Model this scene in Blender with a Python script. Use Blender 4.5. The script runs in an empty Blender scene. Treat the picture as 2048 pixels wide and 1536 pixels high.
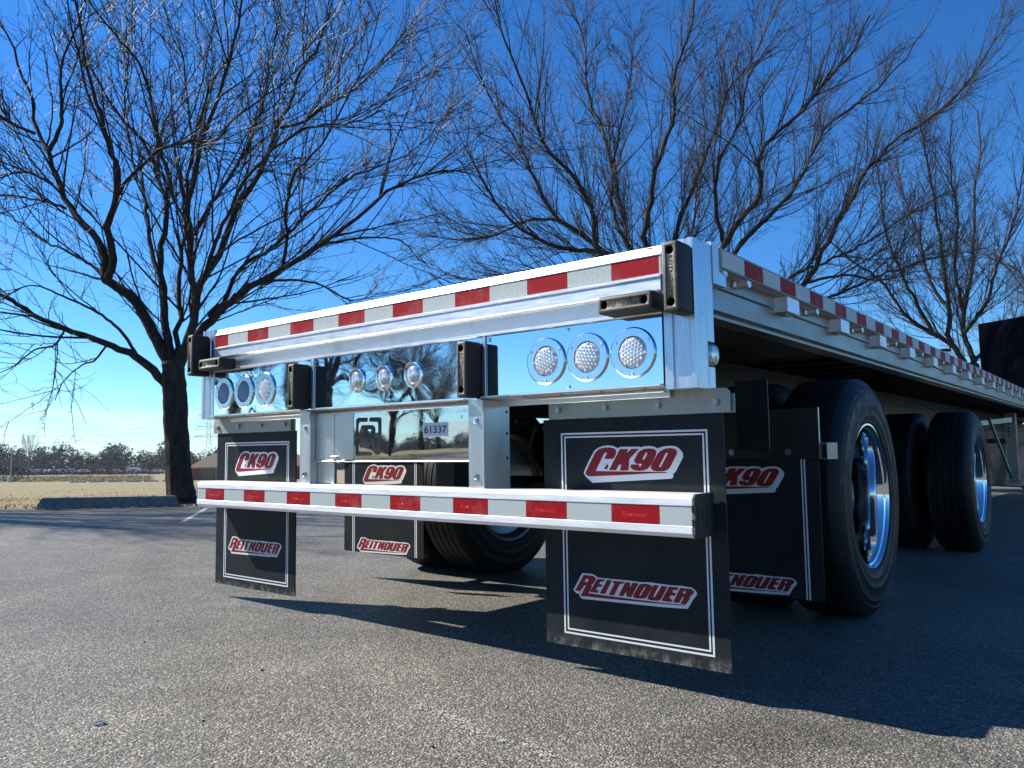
import bpy, bmesh, math, random
import numpy as np
from mathutils import Vector, Matrix
random.seed(7); RNG = np.random.default_rng(11)
PI = math.pi
sc = bpy.context.scene
COL = sc.collection

# ------------------------------------------------------------------ camera
CAMP = Vector((2.1086, -1.9032, 0.7127))
cd = bpy.data.cameras.new('camera'); cam = bpy.data.objects.new('camera', cd); COL.objects.link(cam)
cd.sensor_width = 36; cd.lens = 27.395; cd.clip_start = .02; cd.clip_end = 6000
_r = Vector((0.7817755, 0.62340784, -0.01377442)); _u = Vector((0.06271137, -0.05662594, 0.996424)); _f = Vector((-0.62039854, 0.77984368, 0.08336353))
m3 = Matrix((_r, _u, -_f)).transposed()
cam.matrix_world = Matrix.Translation(CAMP) @ m3.to_4x4()
sc.camera = cam
sc.render.resolution_x = 1024; sc.render.resolution_y = 768

# ------------------------------------------------------------------ world, sun, exposure
L = Vector((1.05, .44, -1.0)).normalized()            # the way sunlight travels
SUN_EL = math.asin(-L.z); SUN_AZ = math.atan2(-L.x, -L.y)
w = bpy.data.worlds.new('World'); sc.world = w; w.use_nodes = True
nt = w.node_tree; nt.nodes.clear()
def N(nt, t, **k):
    n = nt.nodes.new(t)
    for a, b in k.items():
        if a in n.inputs: n.inputs[a].default_value = b
        else: setattr(n, a, b)
    return n
out = N(nt, 'ShaderNodeOutputWorld'); bg = N(nt, 'ShaderNodeBackground')
sky = N(nt, 'ShaderNodeTexSky'); sky.sky_type = 'NISHITA'; sky.sun_disc = False
sky.sun_elevation = SUN_EL; sky.sun_rotation = SUN_AZ
sky.air_density = 1.0; sky.dust_density = 0.0; sky.ozone_density = 1.6; sky.altitude = 0
hs = N(nt, 'ShaderNodeHueSaturation'); hs.inputs['Saturation'].default_value = 1.08
tn = N(nt, 'ShaderNodeMixRGB', blend_type='MULTIPLY'); tn.inputs[0].default_value = 1; tn.inputs[2].default_value = (.62, .90, 1.20, 1)   # white balance of the picture
nt.links.new(sky.outputs[0], tn.inputs[1]); gm = N(nt, 'ShaderNodeGamma'); gm.inputs[1].default_value = 1.2; nt.links.new(tn.outputs[0], gm.inputs[0]); nt.links.new(gm.outputs[0], hs.inputs['Color'])
# thin cirrus in a band just above the horizon, all the way round
tc = N(nt, 'ShaderNodeTexCoord'); mp = N(nt, 'ShaderNodeMapping'); mp.inputs['Scale'].default_value = (3.2, 3.2, 46)
nz = N(nt, 'ShaderNodeTexNoise'); nz.inputs['Scale'].default_value = 1.6; nz.inputs['Detail'].default_value = 6; nz.inputs['Distortion'].default_value = .4
rp = N(nt, 'ShaderNodeValToRGB'); rp.color_ramp.elements[0].position = .44; rp.color_ramp.elements[1].position = .56
sx = N(nt, 'ShaderNodeSeparateXYZ'); b1 = N(nt, 'ShaderNodeMapRange'); b2 = N(nt, 'ShaderNodeMapRange')
b1.inputs[1].default_value = .012; b1.inputs[2].default_value = .022; b2.inputs[1].default_value = .060; b2.inputs[2].default_value = .028
mu = N(nt, 'ShaderNodeMath', operation='MULTIPLY'); mu2 = N(nt, 'ShaderNodeMath', operation='MULTIPLY'); mu3 = N(nt, 'ShaderNodeMath', operation='MULTIPLY'); mu3.inputs[1].default_value = .75
mxc = N(nt, 'ShaderNodeMixRGB'); mxc.inputs[2].default_value = (9.5, 10.0, 10.6, 1)
nt.links.new(tc.outputs['Generated'], mp.inputs[0]); nt.links.new(mp.outputs[0], nz.inputs['Vector']); nt.links.new(nz.outputs[0], rp.inputs[0])
nt.links.new(tc.outputs['Generated'], sx.inputs[0]); nt.links.new(sx.outputs[2], b1.inputs[0]); nt.links.new(sx.outputs[2], b2.inputs[0])
nt.links.new(b1.outputs[0], mu.inputs[0]); nt.links.new(b2.outputs[0], mu.inputs[1]); nt.links.new(mu.outputs[0], mu2.inputs[0]); nt.links.new(rp.outputs[0], mu2.inputs[1])
nt.links.new(mu2.outputs[0], mu3.inputs[0]); nt.links.new(mu3.outputs[0], mxc.inputs[0]); nt.links.new(hs.outputs[0], mxc.inputs[1])
nt.links.new(mxc.outputs[0], bg.inputs[0]); bg.inputs[1].default_value = .052
nt.links.new(bg.outputs[0], out.inputs[0])
sd = bpy.data.lights.new('sun', 'SUN'); sun = bpy.data.objects.new('sun', sd); COL.objects.link(sun)
sd.energy = 5.0; sd.angle = math.radians(.53); sd.color = (1, .95, .86)
sun.rotation_euler = L.to_track_quat('-Z', 'Y').to_euler(); sun.location = (-30, -13, 30)
sc.view_settings.view_transform = 'Standard'; sc.view_settings.look = 'None'
sc.view_settings.exposure = .92; sc.view_settings.gamma = 1; sc.view_settings.use_curve_mapping = False

# ------------------------------------------------------------------ helpers
def link(o, parent=None):
    COL.objects.link(o)
    if parent: o.parent = parent
    return o
def tag(o, label=None, cat=None, group=None, kind=None):
    if label: o['label'] = label
    if cat: o['category'] = cat
    if group: o['group'] = group
    if kind: o['kind'] = kind
    return o
def empty(name, loc=(0, 0, 0), rz=0, **k):
    o = bpy.data.objects.new(name, None); o.location = loc; o.rotation_euler[2] = rz
    o.empty_display_size = .1
    return tag(link(o), **k)
class MB:
    def __init__(s): s.bm = bmesh.new()
    def box(s, x0, x1, y0, y1, z0, z1, bev=0, seg=2):
        r = bmesh.ops.create_cube(s.bm, size=1)['verts']
        bmesh.ops.scale(s.bm, vec=(x1-x0, y1-y0, z1-z0), verts=r)
        bmesh.ops.translate(s.bm, vec=((x0+x1)/2, (y0+y1)/2, (z0+z1)/2), verts=r)
        if bev:
            es = list({e for v in r for e in v.link_edges})
            bmesh.ops.bevel(s.bm, geom=es, offset=bev, segments=seg, affect='EDGES', profile=.5)
        return s
    def prism(s, pts, axis, a, b):
        # pts 2D; axis 'X': pts=(y,z), 'Y': pts=(x,z), 'Z': pts=(x,y)
        def P(p, t):
            return {'X': (t, p[0], p[1]), 'Y': (p[0], t, p[1]), 'Z': (p[0], p[1], t)}[axis]
        A = [s.bm.verts.new(P(p, a)) for p in pts]; B = [s.bm.verts.new(P(p, b)) for p in pts]
        n = len(pts)
        for i in range(n):
            s.bm.faces.new((A[i], A[(i+1) % n], B[(i+1) % n], B[i]))
        s.bm.faces.new(A[::-1]); s.bm.faces.new(B)
        return s
    def poly(s, pts, axis, a):
        def P(p): return {'X': (a, p[0], p[1]), 'Y': (p[0], a, p[1]), 'Z': (p[0], p[1], a)}[axis]
        
        from mathutils.geometry import tessellate_polygon
        vs = [s.bm.verts.new(P(p)) for p in pts]
        for t in tessellate_polygon([[Vector((p[0], p[1], 0)) for p in pts]]):
            try: s.bm.faces.new([vs[i] for i in t])
            except ValueError: pass
        return s
    def cyl(s, c, axis, r, h, n=16, r2=None):
        M = {'X': Matrix.Rotation(PI/2, 4, 'Y'), 'Y': Matrix.Rotation(-PI/2, 4, 'X'), 'Z': Matrix.Identity(4)}[axis]
        bmesh.ops.create_cone(s.bm, cap_ends=True, segments=n, radius1=r, radius2=r if r2 is None else r2, depth=h, matrix=Matrix.Translation(c) @ M)
        return s
    def ball(s, c, r, sub=1, sc3=(1, 1, 1)):
        bmesh.ops.create_icosphere(s.bm, subdivisions=sub, radius=r, matrix=Matrix.Translation(c) @ Matrix.Diagonal((*sc3, 1)))
        return s
    def lathe(s, prof, n=48, axis='X', c=(0, 0, 0), closed=False):
        # prof: (a along axis, r)
        rings = []
        for a, r in prof:
            ring = []
            if r < 1e-6:
                p = {'X': (a, 0, 0), 'Y': (0, a, 0), 'Z': (0, 0, a)}[axis]
                ring = [s.bm.verts.new(Vector(p)+Vector(c))]*n
            else:
                for i in range(n):
                    t = 2*PI*i/n; u, v = r*math.cos(t), r*math.sin(t)
                    p = {'X': (a, u, v), 'Y': (u, a, v), 'Z': (u, v, a)}[axis]
                    ring.append(s.bm.verts.new(Vector(p)+Vector(c)))
            rings.append(ring)
        for k in range(len(rings) - (0 if closed else 1)):
            A, B = rings[k], rings[(k+1) % len(rings)]
            for i in range(n):
                j = (i+1) % n
                q = []
                for v in (A[i], A[j], B[j], B[i]):
                    if v not in q: q.append(v)
                if len(q) > 2:
                    try: s.bm.faces.new(q)
                    except ValueError: pass
        return s
    def tube(s, pts, r, n=8):
        prev = None; pts = [Vector(p) for p in pts]
        for i, p in enumerate(pts):
            t = (pts[min(i+1, len(pts)-1)]-pts[max(i-1, 0)]).normalized()
            a = t.orthogonal().normalized() if prev is None else (ax - t*ax.dot(t)).normalized()
            ax = a; b = t.cross(a)
            ring = [s.bm.verts.new(p+(a*math.cos(2*PI*k/n)+b*math.sin(2*PI*k/n))*r) for k in range(n)]
            if prev:
                for k in range(n): s.bm.faces.new((prev[k], prev[(k+1) % n], ring[(k+1) % n], ring[k]))
            else: s.bm.faces.new(ring[::-1])
            prev = ring
        s.bm.faces.new(prev); return s
    def beam(s, a, b, wx, wz):
        a = Vector(a); b = Vector(b); d = (b-a); q = d.to_track_quat('Z', 'Y').to_matrix().to_4x4()
        r = bmesh.ops.create_cube(s.bm, size=1, matrix=Matrix.Translation((a+b)/2) @ q @ Matrix.Diagonal((wx, wz, d.length, 1)))
        return s
    def mesh(s, name, mat, smooth=False, angle=35, recalc=True):
        if recalc: bmesh.ops.recalc_face_normals(s.bm, faces=s.bm.faces)
        me = bpy.data.meshes.new(name); s.bm.to_mesh(me); s.bm.free()
        for m in (mat if isinstance(mat, (list, tuple)) else [mat]): me.materials.append(m)
        if smooth:
            me.polygons.foreach_set('use_smooth', [True]*len(me.polygons))
            try: me.set_sharp_from_angle(angle=math.radians(angle))
            except Exception: pass
        return me
    def build(s, name, mat, parent=None, smooth=False, label=None, recalc=True, angle=35, **k):
        o = bpy.data.objects.new(name, s.mesh(name, mat, smooth, angle, recalc)); link(o, parent)
        return tag(o, label=label, **k)
def inst(name, me, parent=None, loc=(0, 0, 0), rot=(0, 0, 0), scale=(1, 1, 1)):
    o = bpy.data.objects.new(name, me); o.location = loc; o.rotation_euler = rot; o.scale = scale
    return link(o, parent)
def copy_tree(o, parent=None):
    c = o.copy(); link(c)
    c.parent = parent
    for ch in list(o.children): copy_tree(ch, c)
    return c
def raw_mesh(name, V, F, mat, smooth=False, mats=None):
    V = np.asarray(V, np.float32); F = np.asarray(F, np.int32); k = F.shape[1]
    me = bpy.data.meshes.new(name); me.vertices.add(len(V)); me.vertices.foreach_set('co', V.ravel())
    me.loops.add(F.size); me.loops.foreach_set('vertex_index', F.ravel())
    me.polygons.add(len(F)); me.polygons.foreach_set('loop_start', np.arange(0, F.size, k, dtype=np.int32))
    me.polygons.foreach_set('loop_total', np.full(len(F), k, np.int32))
    if smooth: me.polygons.foreach_set('use_smooth', np.ones(len(F), bool))
    for m in (mat if isinstance(mat, (list, tuple)) else [mat]): me.materials.append(m)
    if mats is not None: me.polygons.foreach_set('material_index', np.asarray(mats, np.int32))
    me.update(); me.validate(); return me

# ------------------------------------------------------------------ materials
def mat(name, col, rough=.5, metal=0, spec=.5, coat=0):
    m = bpy.data.materials.new(name); m.use_nodes = True; t = m.node_tree
    p = t.nodes['Principled BSDF']; p.inputs['Base Color'].default_value = (*col, 1)
    p.inputs['Roughness'].default_value = rough; p.inputs['Metallic'].default_value = metal
    p.inputs['Specular IOR Level'].default_value = spec; p.inputs['Coat Weight'].default_value = coat
    return m, t, p
def objco(t, scale=(1, 1, 1), geo=False):
    if geo:
        c = N(t, 'ShaderNodeNewGeometry').outputs['Position']
    else: c = N(t, 'ShaderNodeTexCoord').outputs['Object']
    mp = N(t, 'ShaderNodeMapping'); mp.inputs['Scale'].default_value = scale; t.links.new(c, mp.inputs[0]); return mp.outputs[0]
def noise(t, vec, scale, detail=4, rough=.55, dist=0):
    n = N(t, 'ShaderNodeTexNoise'); n.inputs['Scale'].default_value = scale; n.inputs['Detail'].default_value = detail
    n.inputs['Roughness'].default_value = rough; n.inputs['Distortion'].default_value = dist
    t.links.new(vec, n.inputs['Vector']); return n.outputs[0]
def ramp(t, f, stops):
    r = N(t, 'ShaderNodeValToRGB'); e = r.color_ramp.elements
    while len(e) < len(stops): e.new(.5)
    for i, (p, c) in enumerate(stops):
        e[i].position = p; e[i].color = (c, c, c, 1) if isinstance(c, (int, float)) else (*c, 1)
    t.links.new(f, r.inputs[0]); return r.outputs[0]
def mixc(t, f, a, b, mode='MIX'):
    m = N(t, 'ShaderNodeMix', data_type='RGBA', blend_type=mode)
    for i, v in ((6, a), (7, b)):
        if isinstance(v, tuple): m.inputs[i].default_value = (*v, 1)
        else: t.links.new(v, m.inputs[i])
    if isinstance(f, (int, float)): m.inputs[0].default_value = f
    else: t.links.new(f, m.inputs[0])
    return m.outputs[2]
def math_(t, op, a, b=None, c=None):
    m = N(t, 'ShaderNodeMath', operation=op)
    for i, v in enumerate((a, b, c)):
        if v is None: continue
        if isinstance(v, (int, float)): m.inputs[i].default_value = v
        else: t.links.new(v, m.inputs[i])
    return m.outputs[0]
def bump(t, p, h, strength=.3, dist=.002):
    b = N(t, 'ShaderNodeBump'); b.inputs['Strength'].default_value = strength; b.inputs['Distance'].default_value = dist
    t.links.new(h, b.inputs['Height']); t.links.new(b.outputs[0], p.inputs['Normal'])

def metal(name, base, rough, streak=(1, 1, 1), dirt=.25, dirtcol=(.22, .19, .15), metallic=.9, rv=.12, bs=.05, scale=14):
    m, t, p = mat(name, base, rough, metallic)
    v = objco(t, streak, True); n1 = noise(t, v, scale, 6); v2 = objco(t, (1, 1, 1), True); n2 = noise(t, v2, 9, 8, .65)
    d = ramp(t, n2, [(.52, 0), (.72, 1)])
    c = mixc(t, math_(t, 'MULTIPLY', d, dirt), base, dirtcol)
    c = mixc(t, .35, c, ramp(t, n1, [(.3, tuple(x*.72 for x in base)), (.7, tuple(min(1, x*1.1) for x in base))]))
    t.links.new(c, p.inputs['Base Color'])
    r = N(t, 'ShaderNodeMapRange'); t.links.new(n1, r.inputs[0]); r.inputs[1].default_value = .3; r.inputs[2].default_value = .7
    r.inputs[3].default_value = rough-rv; r.inputs[4].default_value = rough+rv; t.links.new(r.outputs[0], p.inputs['Roughness'])
    bump(t, p, n1, bs, .002)
    return m
M = {}
M['rail'] = metal('extruded_aluminium', (.80, .81, .82), .38, (.6, 1, 14), .45, (.26, .23, .18), .72, .10, .08, 22)
M['post'] = metal('post_aluminium', (.58, .62, .66), .34, (14, 14, .5), .28, (.15, .15, .16), .96, .12, .08, 20)
M['brushed'] = metal('brushed_aluminium', (.60, .60, .57), .36, (1, 1, .25), .35, (.25, .23, .2), .95, .10, .06, 12)
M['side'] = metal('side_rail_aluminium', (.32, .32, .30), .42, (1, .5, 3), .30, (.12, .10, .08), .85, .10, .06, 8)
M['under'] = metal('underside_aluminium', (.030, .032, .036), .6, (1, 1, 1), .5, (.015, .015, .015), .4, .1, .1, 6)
M['galv'] = metal('galvanised_steel', (.34, .36, .32), .55, (1, 1, 1), .55, (.16, .17, .14), .65, .15, .15, 40)
M['bumper'] = metal('bumper_aluminium', (.90, .90, .90), .42, (.5, 1, 8), .20, (.4, .36, .3), .5, .1, .06, 16)
M['chrome'] = mat('polished_metal', (.78, .79, .80), .06, 1)[0]
M['ring'] = mat('stainless_ring', (.62, .66, .70), .16, 1)[0]
M['steel'] = mat('dull_steel', (.35, .34, .33), .35, .9)[0]
M['black'] = mat('black_hole', (.004, .004, .005), .9)[0]
M['darksteel'] = metal('black_painted_steel', (.012, .012, .014), .45, (1, 1, 1), .3, (.03, .03, .03), .1, .1, .05, 10)

def mirror(name, base, rough, centers, wob, amp=.0011, sig=.034):
    m, t, p = mat(name, base, rough, 1)
    g = N(t, 'ShaderNodeNewGeometry').outputs['Position']
    v = objco(t, (1, 1, 1), True); h = math_(t, 'MULTIPLY', noise(t, v, 5, 2), wob)
    h = math_(t, 'ADD', h, math_(t, 'MULTIPLY', noise(t, v, 17, 1), wob*.12))
    for (cx, cz, a, s) in centers:
        dn = N(t, 'ShaderNodeVectorMath', operation='DISTANCE'); t.links.new(g, dn.inputs[0]); dn.inputs[1].default_value = (cx, 0, cz)
        d = math_(t, 'DIVIDE', dn.outputs['Value'], s); e = math_(t, 'EXPONENT', math_(t, 'MULTIPLY', d, -1.0))
        h = math_(t, 'ADD', h, math_(t, 'MULTIPLY', e, a))
    b = N(t, 'ShaderNodeBump'); b.inputs['Strength'].default_value = 1; b.inputs['Distance'].default_value = 1
    t.links.new(h, b.inputs['Height']); t.links.new(b.outputs[0], p.inputs['Normal'])
    # faint haze of road dust in the polish
    n = noise(t, v, 30, 6, .7); r = N(t, 'ShaderNodeMapRange'); t.links.new(n, r.inputs[0]); r.inputs[1].default_value = .45; r.inputs[2].default_value = .8
    r.inputs[3].default_value = rough; r.inputs[4].default_value = rough+.05; t.links.new(r.outputs[0], p.inputs['Roughness'])
    return m
sc_ = lambda cx, cz: (cx, cz, .0016, .03)
M['mirC'] = mirror('mirror_panel_centre', (.66, .69, .72), .012, [(-.142, .975, .0013, .030), (.009, .975, .0013, .030), (.158, .975, .0013, .030), (.03, 1.062, .0006, .016), (.005, .885, .0006, .016)], .0001)
M['mirL'] = mirror('mirror_panel_left', (.72, .75, .77), .02, [(-1.033, .975, .0012, .05), (-.878, .975, .0016, .05), (-.724, .975, .0016, .05), (-.811, 1.062, .0016, .02), (-.81, .885, .0010, .02)], .00016)
M['mirR'] = mirror('mirror_panel_right', (.66, .69, .72), .035, [(.73, .975, .0002, .04), (.878, .975, .0002, .04), (1.029, .975, .0002, .04)], .0001)
M['mirP'] = mirror('mirror_plate_lower', (.50, .53, .53), .012, [(-.17, .80, .002, .04), (.0, .69, .0006, .03)], .0001)

# rubber: black sides, road dust on the faces that look backwards
m, t, p = mat('bumper_rubber', (.012, .012, .014), .62); M['rubber'] = m
g = N(t, 'ShaderNodeNewGeometry'); dp = N(t, 'ShaderNodeVectorMath', operation='DOT_PRODUCT'); t.links.new(g.outputs['True Normal'], dp.inputs[0]); dp.inputs[1].default_value = (0, -1, 0)
v = objco(t, (1, 1, 1), True); n = noise(t, v, 60, 6, .65)
f = math_(t, 'MULTIPLY', ramp(t, dp.outputs['Value'], [(.55, 0), (.95, 1)]), ramp(t, n, [(.3, .35), (.65, 1)]))
t.links.new(mixc(t, f, (.008, .008, .010), (.125, .112, .085)), p.inputs['Base Color']); bump(t, p, n, .25, .001)
M['ink'] = mat('moulded_letters', (.006, .006, .007), .6)[0]
# mud flap plastic
def flapmat(name, bottom):
    m, t, p = mat(name, (.02, .022, .022), .5, 0, .08)
    v = objco(t, (1, 1, 1), True); n = noise(t, v, 7, 7, .62); n2 = noise(t, objco(t, (170, 1, 22), True), 1.0, 5, .6)
    c = mixc(t, ramp(t, n, [(.35, 0), (.75, .6)]), (.013, .017, .021), (.034, .038, .038))
    if bottom:
        s = N(t, 'ShaderNodeSeparateXYZ'); t.links.new(N(t, 'ShaderNodeNewGeometry').outputs['Position'], s.inputs[0])
        mr = N(t, 'ShaderNodeMapRange'); t.links.new(s.outputs[2], mr.inputs[0]); mr.inputs[1].default_value = .165; mr.inputs[2].default_value = .120
        f = math_(t, 'MULTIPLY', math_(t, 'MULTIPLY', mr.outputs[0], mr.outputs[0]), ramp(t, math_(t, 'ADD', math_(t, 'MULTIPLY', n2, .18), math_(t, 'MULTIPLY', noise(t, v, 34, 8, .75), .82)), [(.46, .05), (.60, .8)]))
        c = mixc(t, f, c, (.22, .215, .175))
    t.links.new(c, p.inputs['Base Color'])
    t.links.new(ramp(t, n, [(.3, .42), (.8, .6)]), p.inputs['Roughness'])
    b = bump(t, p, n, .05, .01); return m
M['flap'] = flapmat('mudflap_plastic', True); M['flap2'] = flapmat('mudflap_plastic_clean', False)
M['prW'] = mat('print_white', (.62, .65, .66), .4, 0, .2)[0]
M['prR'] = mat('print_red', (.20, .014, .020), .45, 0, .2)[0]
M['prK'] = mat('print_black', (.01, .01, .012), .4)[0]
# conspicuity tape
def tape(name, ca, cb):
    m, t, p = mat(name, ca, .55, 0, .10, 0)
    v = objco(t, (1, 1, 1), True); vo = N(t, 'ShaderNodeTexVoronoi'); vo.inputs['Scale'].default_value = 230; vo.inputs['Randomness'].default_value = .15
    t.links.new(v, vo.inputs['Vector']); f = ramp(t, vo.outputs['Distance'], [(.28, 0), (.48, 1)])
    c = mixc(t, f, ca, cb); n = noise(t, v, 12, 5, .6)
    c = mixc(t, math_(t, 'MULTIPLY', ramp(t, n, [(.5, 0), (.8, 1)]), .25), c, (.35, .33, .30))
    t.links.new(c, p.inputs['Base Color']); bump(t, p, f, .15, .0005); return m
M['tapeW'] = tape('tape_white', (.82, .86, .84), (.38, .43, .42)); M['tapeR'] = tape('tape_red', (.42, .010, .018), (.27, .006, .012))
M['tapeT'] = mat('tape_print', (.62, .02, .02), .35)[0]
# tyres
m, t, p = mat('tyre_rubber', (.008, .008, .009), .6, 0, .25); M['tyre'] = m
n = noise(t, objco(t), 25, 6); t.links.new(ramp(t, n, [(.3, .42), (.8, .7)]), p.inputs['Roughness']); bump(t, p, n, .1, .003); t.links.new(mixc(t, ramp(t, n, [(.5, 0), (.75, .6)]), (.007, .007, .008), (.035, .032, .028)), p.inputs['Base Color'])
# lamp lens
m, t, p = mat('lamp_lens', (.60, .62, .64), .12, .35, .6, .5); M['lens'] = m
m, t, p = mat('lens_bead', (.90, .93, .96), .08, .55, .8, .6); M['bead'] = m
m, t, p = mat('reflection_lens', (.13, .19, .30), .35, .2, .5); M['refl_lens'] = m  # blue grey reflection is put into this lens colour
n = noise(t, objco(t), 300, 3); t.links.new(mixc(t, ramp(t, n, [(.3, 0), (.7, 1)]), (.09, .14, .24), (.19, .26, .37)), p.inputs['Base Color'])
m, t, p = mat('clear_lens', (.60, .66, .68), .1, .5, .6, .6); M['clear'] = m
n = noise(t, objco(t, (1, 1, 1)), 60, 2); t.links.new(mixc(t, ramp(t, n, [(.4, 0), (.6, 1)]), (.35, .45, .50), (.85, .85, .8)), p.inputs['Base Color']); bump(t, p, n, .5, .004)
M['white'] = mat('white_label', (.62, .64, .66), .5)[0]

# bark
def bark(name, a, b, sc1):
    m, t, p = mat(name, a, .85, 0, .25)
    v = objco(t, (1, 1, .22)); n = noise(t, v, sc1, 8, .7, .3); v2 = objco(t); n2 = noise(t, v2, 1.3, 4)
    c = ramp(t, n, [(.35, a), (.62, b)]); c = mixc(t, ramp(t, n2, [(.5, 0), (.75, .5)]), c, (.055, .065, .03))
    t.links.new(c, p.inputs['Base Color']); bump(t, p, n, .9, .03); return m
M['bark'] = bark('tree_bark', (.010, .009, .008), (.050, .045, .037), 18)
M['twig'] = mat('twig_bark', (.024, .021, .020), .5, 0, .3)[0]
# asphalt
m, t, p = mat('asphalt', (.15, .15, .14), .8, 0, .35); M['asphalt'] = m
v = objco(t, (1, 1, 1), True)
nd = N(t, 'ShaderNodeTexNoise'); nd.inputs['Scale'].default_value = 60; nd.inputs['Detail'].default_value = 3; t.links.new(v, nd.inputs['Vector'])
vv = mixc(t, .012, v, nd.outputs['Color'], 'ADD')
vo = N(t, 'ShaderNodeTexVoronoi'); vo.inputs['Scale'].default_value = 140; t.links.new(vv, vo.inputs['Vector'])
vb = N(t, 'ShaderNodeTexVoronoi'); vb.inputs['Scale'].default_value = 260; t.links.new(vv, vb.inputs['Vector'])
s = N(t, 'ShaderNodeSeparateColor'); t.links.new(vo.outputs['Color'], s.inputs[0])
s2 = N(t, 'ShaderNodeSeparateColor'); t.links.new(vb.outputs['Color'], s2.inputs[0])
stone = ramp(t, s.outputs[0], [(0, (.09, .09, .085)), (.40, (.17, .165, .15)), (.60, (.36, .35, .31)), (1, (.62, .60, .53))])
fine = ramp(t, s2.outputs[1], [(0, (.045, .045, .045)), (.6, (.13, .128, .12)), (1, (.30, .29, .27))])
edge = ramp(t, vo.outputs['Distance'], [(.28, 0), (.55, 1)])
c = mixc(t, edge, stone, fine)
big = noise(t, v, .55, 5, .6); mid = noise(t, v, 3.5, 5, .6)
c = mixc(t, 1.0, c, ramp(t, big, [(.3, (.62, .64, .68)), (.7, (1.14, 1.11, 1.04))]), 'MULTIPLY')
c = mixc(t, 1.0, c, ramp(t, mid, [(.25, (.78, .78, .78)), (.75, (1.12, 1.12, 1.12))]), 'MULTIPLY')
c = mixc(t, 1.0, c, (.92, .885, .83), 'MULTIPLY')
sp = ramp(t, noise(t, v, 1.1, 3, .5, .6), [(.55, 0), (.72, .7)]); c = mixc(t, sp, c, mixc(t, 1.0, c, (.55, .54, .53), 'MULTIPLY'))
vc = N(t, 'ShaderNodeTexVoronoi', feature='DISTANCE_TO_EDGE'); vc.inputs['Scale'].default_value = .55
nw = N(t, 'ShaderNodeTexNoise'); nw.inputs['Scale'].default_value = 5; nw.inputs['Detail'].default_value = 6; t.links.new(v, nw.inputs['Vector']); t.links.new(mixc(t, .16, v, nw.outputs['Color'], 'ADD'), vc.inputs['Vector'])
cr = math_(t, 'MULTIPLY', ramp(t, vc.outputs['Distance'], [(.001, 1), (.004, 0)]), ramp(t, noise(t, v, .45, 2), [(.62, 0), (.70, .6)]))
c = mixc(t, cr, c, (.02, .02, .02))
t.links.new(c, p.inputs['Base Color'])
hh = math_(t, 'ADD', math_(t, 'MULTIPLY', ramp(t, vo.outputs['Distance'], [(.1, 1), (.6, 0)]), math_(t, 'ADD', s.outputs[2], .3)), math_(t, 'MULTIPLY', noise(t, v, 400, 2), .35))
bump(t, p, hh, .85, .0045)
t.links.new(ramp(t, s.outputs[1], [(.2, .85), (.9, .45)]), p.inputs['Roughness'])
# dead grass
m, t, p = mat('dead_grass', (.30, .24, .14), .95, 0, .1); M['grass'] = m
v = objco(t, (1, 1, 1), True); n1 = noise(t, v, .12, 6, .6); n2 = noise(t, v, 2.2, 8, .75); n3 = noise(t, v, 14, 6, .7)
c = ramp(t, n2, [(.3, (.145, .115, .07)), (.5, (.25, .205, .125)), (.7, (.37, .31, .20))])
c = mixc(t, ramp(t, n1, [(.42, 0), (.6, .55)]), c, (.20, .175, .085)); c = mixc(t, .4, c, ramp(t, n3, [(.3, (.12, .10, .06)), (.7, (.38, .32, .2))]))
t.links.new(c, p.inputs['Base Color']); bump(t, p, n3, .7, .02)
M['blade'] = mat('straw_blades', (.30, .245, .14), .9, 0, .1)[0]
M['leaf'] = mat('dead_leaves', (.14, .085, .04), .8)[0]
M['chip'] = mat('pale_stones', (.40, .38, .34), .8)[0]
m, t, p = mat('old_concrete', (.20, .20, .19), .9, 0, .2); M['conc'] = m
n = noise(t, objco(t), 18, 8, .7); t.links.new(ramp(t, n, [(.3, (.10, .10, .095)), (.7, (.25, .25, .24))]), p.inputs['Base Color']); bump(t, p, n, .6, .01)
M['paint'] = mat('faded_paint', (.42, .42, .40), .8)[0]
import json
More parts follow.
